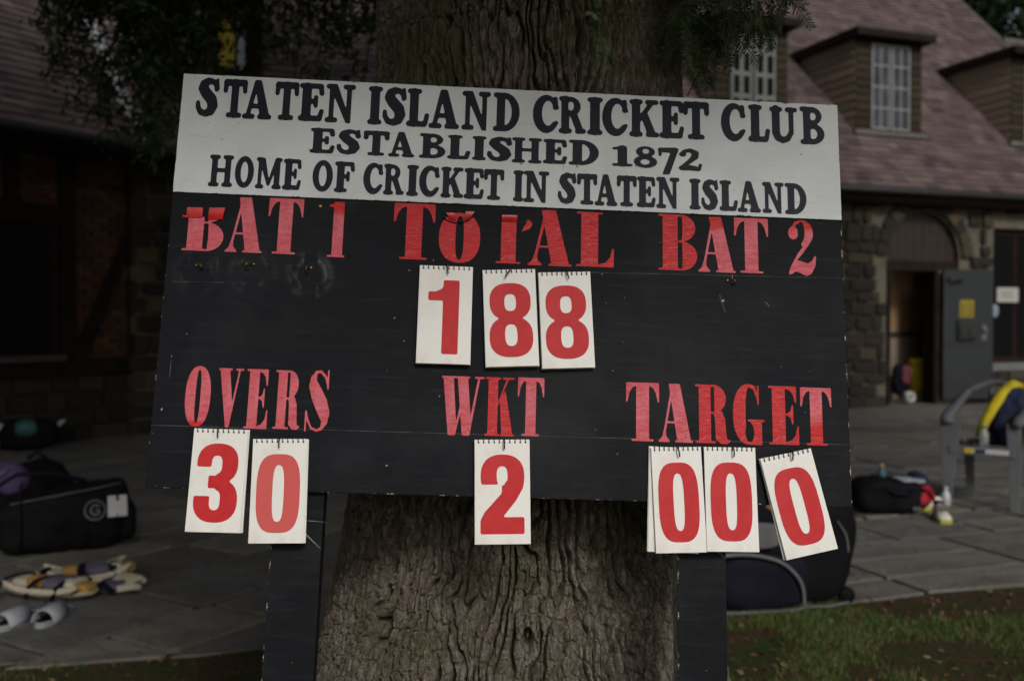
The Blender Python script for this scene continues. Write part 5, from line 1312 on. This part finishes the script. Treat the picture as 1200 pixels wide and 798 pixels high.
# --- gear by the far left wall
t = place('gear_bag', 30, 527, R(20), 'dark gear bag against the far left wall with teal panel', 'gear bag')
mk('bag_body', *soft((.62, .3, .33), .6, 12, 33, .03, 4), K_BLACK, t, True)
mk('teal_panel', *soft((.22, .16, .18), .8, 8, 34, .01, 5, M=Matrix.Translation((.02, -.1, .14))), K_TEAL, t, True)
mb = MB(); mb.tube([(-.24, -.14, .02), (-.25, -.17, .2), (-.2, -.14, .29)], .022, 8, flat=.5); mb.build('white_edge', K_WHITE, t, True)
t = place('leg_guard', 48, 524, R(20), 'pale curved leg guard leaning against the far left gear bag', 'leg guard')
mb = MB(); mb.tube([(-.15, -.12, .03), (-.02, -.12, .09), (.10, -.11, .17), (.2, -.1, .26), (.24, -.09, .29)], [.012, .03, .045, .05, .02], 10, flat=.5); mb.build('guard_shell', K_WHITE, t, True)
mb = MB(); mb.tube([(.06, -.06, .04), (.2, -.05, .1), (.33, -.04, .16)], [.05, .07, .03], 8, flat=.6); mb.build('guard_back', K_BLACK, t, True)
# --- leg guards lying open on the flags
def guard(px, py, rz, label, L=.46, W=.22, curl=.03, seed=0):
    t = place('batting_pad', px, py, rz, label, 'batting pad', 'pair of cricket pads on the paving')
    nx, ny = 26, 12; v = []; 
    for i in range(nx+1):
        s = i/nx; x = (s-.5)*L; w_ = W*(.55+.45*math.sin(math.pi*min(1, s*1.25+.12))**.6) * (1 if s < .9 else 1-(s-.9)*3)
        for j in range(ny+1):
            a = (j/ny-.5)*R(170); y = math.sin(a)*w_/2; z = .05*(1-math.cos(a))*(w_/W) + curl*(2*abs(s-.5))**3 + .002*math.sin(j*2.6)
            v.append((x, y, z))
    f = [(i*(ny+1)+j, (i+1)*(ny+1)+j, (i+1)*(ny+1)+j+1, i*(ny+1)+j+1) for i in range(nx) for j in range(ny)]
    o = mk('pad_shell', v, f, K_CREAM, t, True); m = o.modifiers.new('thickness', 'SOLIDIFY'); m.thickness = .022; m.offset = 1
    for (x, w_, l, mt, z) in ((-.16, .12, .10, K_CREAM, .035), (-.07, .10, .12, K_TAN, .045), (.045, .15, .14, K_LILAC, .045), (.135, .15, .07, K_CREAM, .05), (.19, .11, .08, K_TAN, .035)):
        mk('knee_roll', *soft((l, w_, .055), .7, 8, seed+int(x*50), .008, 18, M=Matrix.Translation((x, 0, z))), mt, t, True)
    for x in (-.03, .12, -.2):
        mb = MB(); mb.tube([(x-.02, -W*.57, .02), (x-.015, -W*.50, .07), (x-.01, -W*.3, .092), (x, 0, .098), (x+.02, W*.3, .09), (x+.03, W*.52, .05)], .018, 8, flat=.3); mb.build('strap', K_DARK, t, True)
    mb = MB(); 
    for sg in (-1, 1): mb.tube([((i/12-.5)*L*.92, sg*W*(.50-.10*(abs(i/6-1))**2), .052+curl*(abs(i/6-1))**3) for i in range(13)], [.008]+[.017]*11+[.008], 8)
    mb.build('side_wing', K_CREAM, t, True)
guard(62, 699, R(-16), 'cream cricket pad lying nearest the sandals, tan lining and dark straps', seed=1)
guard(103, 684, R(30), 'cream cricket pad lying behind the nearer one, its end curled upward', L=.42, W=.22, curl=.05, seed=2)
t = place('batting_glove', 133, 694, R(62), 'cream batting glove with fat finger rolls, at the right end of the cricket pads', 'batting glove')
mk('palm', *soft((.12, .13, .06), .7, 8, 91, .008, 18), K_LILAC, t, True)
for i, L in enumerate((.085, .10, .105, .09)):
    y = (i-1.5)*.033; mb = MB(); mb.tube(crv([(.03, y, .03), (.06+L*.3, y*1.15, .052), (.05+L*.75, y*1.2, .05), (.05+L, y*1.2, .03)], 4), .0165, 10); mb.build('finger', K_CREAM, t, True)
mb = MB(); mb.tube(crv([(-.03, -.06, .03), (.02, -.10, .035), (.065, -.105, .025)], 4), .018, 10); mb.build('thumb', K_CREAM, t, True)
mb = MB(); mb.tube([(-.07, -.07, .03), (-.07, 0, .062), (-.07, .07, .03)], .02, 8, flat=.5); mb.build('wrist_strap', K_DARK, t, True)
# --- slide sandals
def slide(px, py, rz, label):
    t = place('slide_sandal', px, py, rz, label, 'sandal', 'pair of slide sandals')
    n = 24; out = [(.047*math.cos(a)*(1-.12*math.sin(a)), .135*math.sin(a)) for a in [2*math.pi*i/n for i in range(n)]]
    v = [(x, y, 0) for x, y in out] + [(x, y, .028) for x, y in out] + [(x*.86, y*.93, .024) for x, y in out]
    f = [(i, (i+1)%n, n+(i+1)%n, n+i) for i in range(n)] + [(n+i, n+(i+1)%n, 2*n+(i+1)%n, 2*n+i) for i in range(n)] + [tuple(2*n+i for i in range(n)), tuple(reversed(range(n)))]
    mk('sole', v, f, simple('slide_sole', (.27, .28, .30), .6) if 'slide_sole' not in bpy.data.materials else bpy.data.materials['slide_sole'], t)
    mk('footbed', [(x*.84, y*.9, .0245) for x, y in out], [tuple(range(n))], K_BLACK, t)
    v = []; k = 12
    for j, y in enumerate((-.095, -.03, .04)):
        for i in range(k+1):
            a = math.pi*i/k; r_ = .050 - .004*j; v.append((-r_*math.cos(a), y + .006*math.sin(a), .012 + (.052+.006*j)*math.sin(a)))
    f = [(j*(k+1)+i, j*(k+1)+i+1, (j+1)*(k+1)+i+1, (j+1)*(k+1)+i) for j in range(2) for i in range(k)]
    o = mk('upper_band', v, f, simple('slide_band', (.30, .31, .34), .55) if 'slide_band' not in bpy.data.materials else bpy.data.materials['slide_band'], t, True); m = o.modifiers.new('t', 'SOLIDIFY'); m.thickness = .007; m.offset = 1
slide(20, 731, R(-18), 'light grey slide sandal at the left, toe end facing the scoreboard'); slide(64, 726, R(-6), 'light grey slide sandal at the right of the pair, beside the cream pads')
# --- right side: small black bag with clothes
t = place('sports_bag', 1042, 600, R(8), 'black sports bag lying on the patio right of the scoreboard, clothes spilling out', 'sports bag')
mk('bag_body', *soft((.50, .28, .25), .5, 12, 43, .022, 6, taper=lambda x, y, z: (x-.02, y, z*(1.0-.3*x))), K_BLACK, t, True)
decal(bl, .055, .022, (.12, -.15, .05), K_GREY, t, 'small_logo')
mb = MB(); mb.tube([(-.12, -.13, .2), (-.05, -.17, .16), (.06, -.17, .15), (.12, -.13, .18)], .010, 6); mb.build('strap', K_DARK, t, True)
P = Vector(t.location)
t = tag(empty('clothes_heap', P + Vector((.17, .02, .06))), 'red, white and navy clothes heaped at the right end of the black sports bag', 'clothes')
mk('red_shirt', *soft((.24, .22, .17), .8, 10, 53, .03, 9, M=Matrix.Translation((.0, 0, -.03))), K_RED, t, True)
mk('pale_shirt', *soft((.25, .14, .05), .8, 10, 54, .014, 9, M=Matrix.Translation((-.05, -.02, .135))), K_PALE, t, True)
mk('navy_sleeve', *soft((.13, .17, .1), .8, 8, 55, .02, 9, M=Matrix.Translation((.04, .02, .12))), K_NAVY, t, True)
mb = MB(); mb.tube([(.03, -.11, .11), (.075, -.115, .12), (.10, -.11, .06), (.11, -.11, -.02)], .018, 8, flat=.5); mb.build('red_sleeve', K_RED, t, True)
t = tag(empty('drink_bottle', P + Vector((-.06, -.02, .235))), 'small teal bottle poking up from the black sports bag', 'bottle')
MB().lathe([(0,0),(.028,0),(.03,.045),(.018,.06),(.018,.08),(0,.082)], n=14).build('bottle_body', K_TEAL, t, True)
MB().lathe([(0,.081),(.014,.081),(.014,.1),(0,.102)], n=12).build('bottle_cap', simple('orange_cap', (.5,.2,.08), .5), t, True)
# --- white shoes
def shoe(px, py, rz, label):
    t = place('cricket_shoe', px, py, rz, label, 'shoe', 'pair of white cricket shoes')
    secs = [(-.135, .028, .075), (-.11, .036, .095), (-.06, .036, .10), (-.01, .037, .088), (.05, .046, .066), (.10, .046, .054), (.14, .030, .036)]; n = 14; v = []
    for (y, w_, h) in secs:
        for i in range(n):
            a = 2*math.pi*i/n; v.append((w_*math.cos(a), -y, .022 + (h-.022)*max(-.0, (math.sin(a)+.25)/1.25)))
    f = [(s*n+i, (s+1)*n+i, (s+1)*n+(i+1)%n, s*n+(i+1)%n) for s in range(len(secs)-1) for i in range(n)] + [tuple(range(n)), tuple(reversed([(len(secs)-1)*n+i for i in range(n)]))]
    mk('upper', v, f, K_SHOE, t, True)
    v = []; 
    for (y, w_, h) in secs: v += [(-w_*1.08, -y*1.03, 0), (w_*1.08, -y*1.03, 0), (w_*1.08, -y*1.03, .026), (-w_*1.08, -y*1.03, .026)]
    f = [(4*s+k, 4*s+(k+1)%4, 4*s+4+(k+1)%4, 4*s+4+k) for s in range(len(secs)-1) for k in range(4)] + [(3,2,1,0), tuple(4*(len(secs)-1)+k for k in range(4))]
    mk('sole', v, f, K_SOLE, t)
    mb = MB()
    for k in range(4): mb.tube([(-.022, -.0-.02*k, .088-.006*k), (0, -.004-.02*k, .098-.008*k), (.022, -.0-.02*k, .088-.006*k)], .004, 5)
    mb.build('laces', K_GREY, t)
    MB().lathe([(.012,0),(.028,0),(.03,.02),(.02,.022),(.014,.01)], c=(0, .09, .09), n=14).build('collar', K_DARK, t, True)
K_SHOE = fabric('white_leather', (.60, .58, .50), .5, 60, var=.1); K_SOLE = simple('yellow_green_sole', (.38, .37, .06), .6)
shoe(1103, 609, R(-12), 'white cricket shoe with yellow-green sole, toe toward the camera, by the chair leg'); shoe(1086, 597, R(-62), 'white cricket shoe turned sideways beside the black sports bag')
p = on_ground(1108, 592); t = tag(empty('white_bottle', p), 'small white bottle standing behind the cricket shoes at the chair leg', 'bottle')
MB().lathe([(0,0),(.032,0),(.034,.06),(.03,.085),(.014,.1),(.014,.115),(0,.117)], n=16).build('bottle_body', simple('milky_plastic', (.5,.5,.52), .4), t, True); MB().lathe([(.0,.116),(.017,.116),(.017,.132),(0,.134)], n=12).build('bottle_cap', K_WHITE, t, True)
# --- the large black bag right behind the post
t = place('wheeled_bag', 905, 700, R(6), 'large black wheeled kit bag with grey piping, lying behind the right post', 'kit bag')
def tp(x, y, z): 
    return (x + (.06*(z/.5) if x > 0 else 0), y, z*(1 + (.12 if x > .1 else 0)))
mk('bag_body', *soft((.66, .36, .46), .38, 14, 63, .016, 4, taper=tp), K_BLACK, t, True)
mk('front_pocket', *soft((.42, .10, .25), .5, 10, 64, .010, 6, M=Matrix.Translation((-.12, -.20, .01))), K_DARK, t, True)
mb = MB(); mb.tube(crv([(-.36, -.262, .27), (-.2, -.266, .272), (-.06, -.266, .235), (.03, -.262, .15), (.055, -.25, .05), (.03, -.245, .012), (-.15, -.255, .008), (-.36, -.262, .008)]), .009, 8); mb.build('piping', K_GREY, t, True)
mb = MB(); mb.tube([(.05, -.24, .02), (.2, -.205, .012), (.3, -.18, .02)], .007, 6); mb.build('piping', K_GREY, t, True); mb = MB(); mb.tube([(-.3, -.215, .385), (.1, -.205, .38), (.2, -.19, .40)], .007, 6); mb.build('piping', K_GREY, t, True); mb = MB(); mb.tube(crv([(.24, -.185, .40), (.285, -.178, .33), (.30, -.172, .25)]), .005, 6); mb.build('piping', K_GREY, t, True)
mk('silver_panel', *soft((.30, .02, .12), .5, 6, 65, .004, 6, M=Matrix.Translation((-.2, -.235, .29))), K_GREY, t, True)
mk('tan_patch', *soft((.16, .03, .05), .8, 6, 66, .006, 9, M=Matrix.Translation((-.04, -.19, .44)) @ Matrix.Rotation(R(14), 4, 'Y')), K_ORANGE, t, True)
mk('mesh_pocket', *soft((.30, .03, .16), .6, 8, 68, .008, 8, M=Matrix.Translation((-.08, -.178, .40))), K_DARK, t, True)
mb = MB(); mb.lathe([(0,-.02),(.035,-.02),(.04,-.01),(.04,.01),(.035,.02),(0,.02)], n=16, M=Matrix.Translation((.31, -.13, .04)) @ Matrix.Rotation(R(90), 4, 'X')); mb.build('wheel', K_BLACK, t, True)
# --- plastic armchair ------------------------------------------------
M_PLAST = simple('grey_plastic', (.115, .12, .13), .7, .12, 5, .1, .003, spec=.25)
fl = on_ground(1110, 591); fr_ = on_ground(1190, 599); ex = (fr_ - fl).normalized(); ey = Vector((-ex.y, ex.x, 0))
mid = (fl + fr_)/2; t = tag(empty('plastic_armchair', (mid.x, mid.y, 0), (0, 0, math.atan2(ex.y, ex.x))), 'grey plastic garden armchair at the right edge, jacket hung on its back', 'armchair')
HWc = (fr_-fl).length/2
def leg(xb, yb, xt, yt, zt, nm='leg', w0=.06, w1=.14):
    mb = MB(); v = []
    for (x, y, z, w_) in ((xb, yb, 0, w0), ((xb+xt)/2, (yb+yt)/2, zt/2, (w0+w1)/2-.004), (xt, yt, zt, w1)):
        sx = -1 if xb < 0 else 1; v += [(x-w_/2, y-.018, z), (x+w_/2, y-.018, z), (x+w_/2, y-.005, z), (x-sx*w_*.1+.0, y+.012, z), (x-w_/2, y-.005, z)]
    f = [(5*s+k, 5*s+(k+1)%5, 5*s+5+(k+1)%5, 5*s+5+k) for s in range(2) for k in range(5)] + [(4,3,2,1,0), (10,11,12,13,14)]
    mb.add(v, f); o = mb.build(nm, M_PLAST, t); m = o.modifiers.new('b', 'BEVEL'); m.width = .004; m.segments = 2; return o
leg(-HWc, .0, -HWc+.01, .04, .60); leg(HWc, .0, HWc-.02, .05, .60, w1=.10); leg(-HWc+.07, .50, -HWc+.06, .42, .42, w1=.08); leg(HWc-.07, .50, HWc-.06, .42, .42, w1=.08)
mb = MB(); n = 10; v = []; W2 = HWc-.005
for i in range(n+1):
    s = i/n; y = .02 + .46*s; z = .43 - .035*s - .012*math.sin(math.pi*s) + (.0 if i else -.0)
    for j in range(9): x = (j/8-.5)*2*(W2-.03*s); v.append((x, y, z - .012*math.cos((j/8-.5)*math.pi)))
f = [(i*9+j, i*9+j+1, (i+1)*9+j+1, (i+1)*9+j) for i in range(n) for j in range(8)]
o = mk('seat', v, f, M_PLAST, t, True); m = o.modifiers.new('t', 'SOLIDIFY'); m.thickness = .008
o = MB().box((-W2, .0, .365), (W2, .022, .432), bev=.008).build('seat_apron', M_PLAST, t)
for sx in (-1, 1): MB().box((sx*(W2)-.012, .02, .37), (sx*(W2)+.012, .45, .43), bev=.006).build('seat_apron', M_PLAST, t)
for sx in (-1, 1):
    mb = MB(); pts = [(sx*(HWc), .00, .615), (sx*(HWc+.015), .05, .645), (sx*(HWc+.025), .17, .665), (sx*(HWc+.02), .30, .69), (sx*(HWc-.005), .42, .755), (sx*(HWc-.06), .50, .83)]
    v = []
    for i, p in enumerate(pts):
        d = (Vector(pts[min(i+1, 5)]) - Vector(pts[max(i-1, 0)])).normalized(); s = d.cross(Vector((0, 0, 1))).normalized(); p = Vector(p); w_ = (.07, .10, .095, .085, .075, .06)[i]
        v += [p - s*w_/2 - Vector((0, 0, .032)), p - s*w_/2*.8 + Vector((0, 0, .002)), p + Vector((0, 0, .008)), p + s*w_/2*.8 + Vector((0, 0, .002)), p + s*w_/2 - Vector((0, 0, .032))]
    f = [(5*i+k, 5*i+(k+1)%5, 5*i+5+(k+1)%5, 5*i+5+k) for i in range(5) for k in range(5)] + [(4,3,2,1,0), tuple(25+k for k in range(5))]
    mb.add(v, f); mb.build('armrest', M_PLAST, t, True)
# back: top rail and slats
def bk(s, z): a = (s-.5)*2; return Vector((a*(HWc-.06), .47 + (z-.42)*.22 - .07*a*a*(1), z))
mb = MB(); rail = [bk(i/12, .80 + .06*math.sin(math.pi*i/12)) for i in range(13)]; mb.tube(rail, .024, 8, flat=1.0); mb.build('back_rail', M_PLAST, t, True)
for i in range(2, 6):
    s = (i+.5)/6; q = MB(); strap(q, [bk(s, .42), bk(s, .55), bk(s, .70), bk(s, .82)], .05, .008, up=(0, -1, 0)); q.build('back_slat', M_PLAST, t, True)
mb = MB(); mb.tube([bk(i/8, .43) for i in range(9)], .016, 6); mb.build('back_rail', M_PLAST, t, True)
st = MB().box((-HWc+.11, -.006, .385), (-HWc+.40, -.001, .418)).build('sticker', K_WHITE, t)
MB().box((-HWc+.11, -.008, .386), (-HWc+.17, -.0065, .417)).build('yellow_patch', K_YEL, st); MB().box((-HWc+.18, -.008, .388), (-HWc+.25, -.0065, .416)).build('blue_patch', K_NAVY, st)
CT = t.matrix_basis.copy()
def onchair(x, y, z): return Matrix.Translation(t.location) @ Matrix.Rotation(t.rotation_euler.z, 4, 'Z') @ Vector((x, y, z))
jk = tag(empty('jacket', onchair(.14, .30, .42), (0, 0, t.rotation_euler.z)), 'yellow and navy jacket bundled over the seat and back of the plastic armchair', 'jacket')
mk('jacket_body', *soft((.30, .22, .42), .8, 12, 73, .03, 6, taper=lambda x, y, z: (x*(1-.3*z/.42), y + .25*z, z)), K_NAVY, jk, True)
mb = MB(); mb.tube([(-.19, -.10, .06), (-.16, -.07, .17), (-.11, -.03, .28), (-.06, .04, .38), (.0, .12, .44), (.05, .16, .42)], [.035, .045, .048, .05, .05, .03], 12, flat=.7); o = mb.build('yellow_sleeve', K_YEL, jk, True)
mb = MB(); mb.tube([(.12, -.12, .02), (.14, -.10, .12), (.12, -.05, .22), (.12, .02, .34), (.08, .1, .40)], [.05, .045, .05, .05, .03], 12, flat=.7); mb.build('yellow_sleeve', K_YEL, jk, True)
mb = MB(); mb.tube([(-.2, -.12, .02), (-.1, -.16, .03), (.0, -.16, .03), (.05, -.12, .03)], [.02, .03, .03, .02], 10, flat=.6); mb.build('dark_hem', K_BLACK, jk, True)
wb = tag(empty('water_bottle', onchair(-.0, .10, .425)), 'clear plastic water bottle standing on the armchair seat by the jacket', 'bottle')
gp = NT('clear_plastic'); gp.set('Base Color', (.75, .82, .85)); gp.set('Roughness', .08); gp.set('Transmission Weight', .75); gp.set('IOR', 1.3); gp = gp.m
MB().lathe([(0,0),(.03,0),(.032,.05),(.029,.06),(.032,.07),(.03,.10),(.013,.125),(.013,.135)], n=18).build('bottle_body', gp, wb, True); MB().lathe([(.0,.134),(.015,.134),(.015,.15),(0,.151)], n=12).build('bottle_cap', simple('blue_cap', (.08,.14,.3), .5), wb, True)
# --- inside the doorway
t = tag(empty('yellow_bin', CORN + RW(uw(1079, BK+.6), BK+.6, .012), (0, 0, AZR)), 'tall yellow plastic bin standing inside the open doorway', 'bin')
MB().lathe([(0,0),(.14,0),(.17,.62),(.16,.62)], n=20).build('bin_body', K_YEL, t, True); MB().lathe([(.185,.60),(.19,.66),(.16,.69),(0,.70)], n=20).build('bin_lid', K_YEL, t, True)
t = tag(empty('pink_bag', CORN + RW(uw(1055, BK+.6), BK+.6, .1), (0, 0, AZR)), 'pink and dark bag inside the doorway, left of the yellow bin', 'bag')
mk('bag_body', *soft((.30, .25, .55), .8, 8, 83, .03, 5), K_DARK, t, True); mk('pink_panel', *soft((.16, .08, .3), .8, 8, 84, .02, 6, M=Matrix.Translation((0, -.13, .2))), fabric('pink_fabric', (.12, .025, .05)), t, True)
t = tag(empty('white_ball', CORN + RW(uw(1066, BK+.2), BK+.2, .012)), 'white football on the floor just inside the doorway', 'ball')
MB().lathe([(0,0)] + [(.10*math.sin(a), .10-.10*math.cos(a)) for a in [math.pi*i/12 for i in range(1, 12)]] + [(0,.2)], n=20).build('ball_shell', fabric('white_ball', (.45,.45,.42), .5), t, True)
mb = MB()
for k in range(6):
    a = R(60*k); M = Matrix.Translation((0,0,.10)) @ Euler((R(75), 0, a)).to_matrix().to_4x4() @ Matrix.Translation((0,0,.0985)); mb.lathe([(0,.003),(.03,.0012),(.0305,-.004)], n=5, M=M)
mb.build('ball_patch', K_BLACK, t)
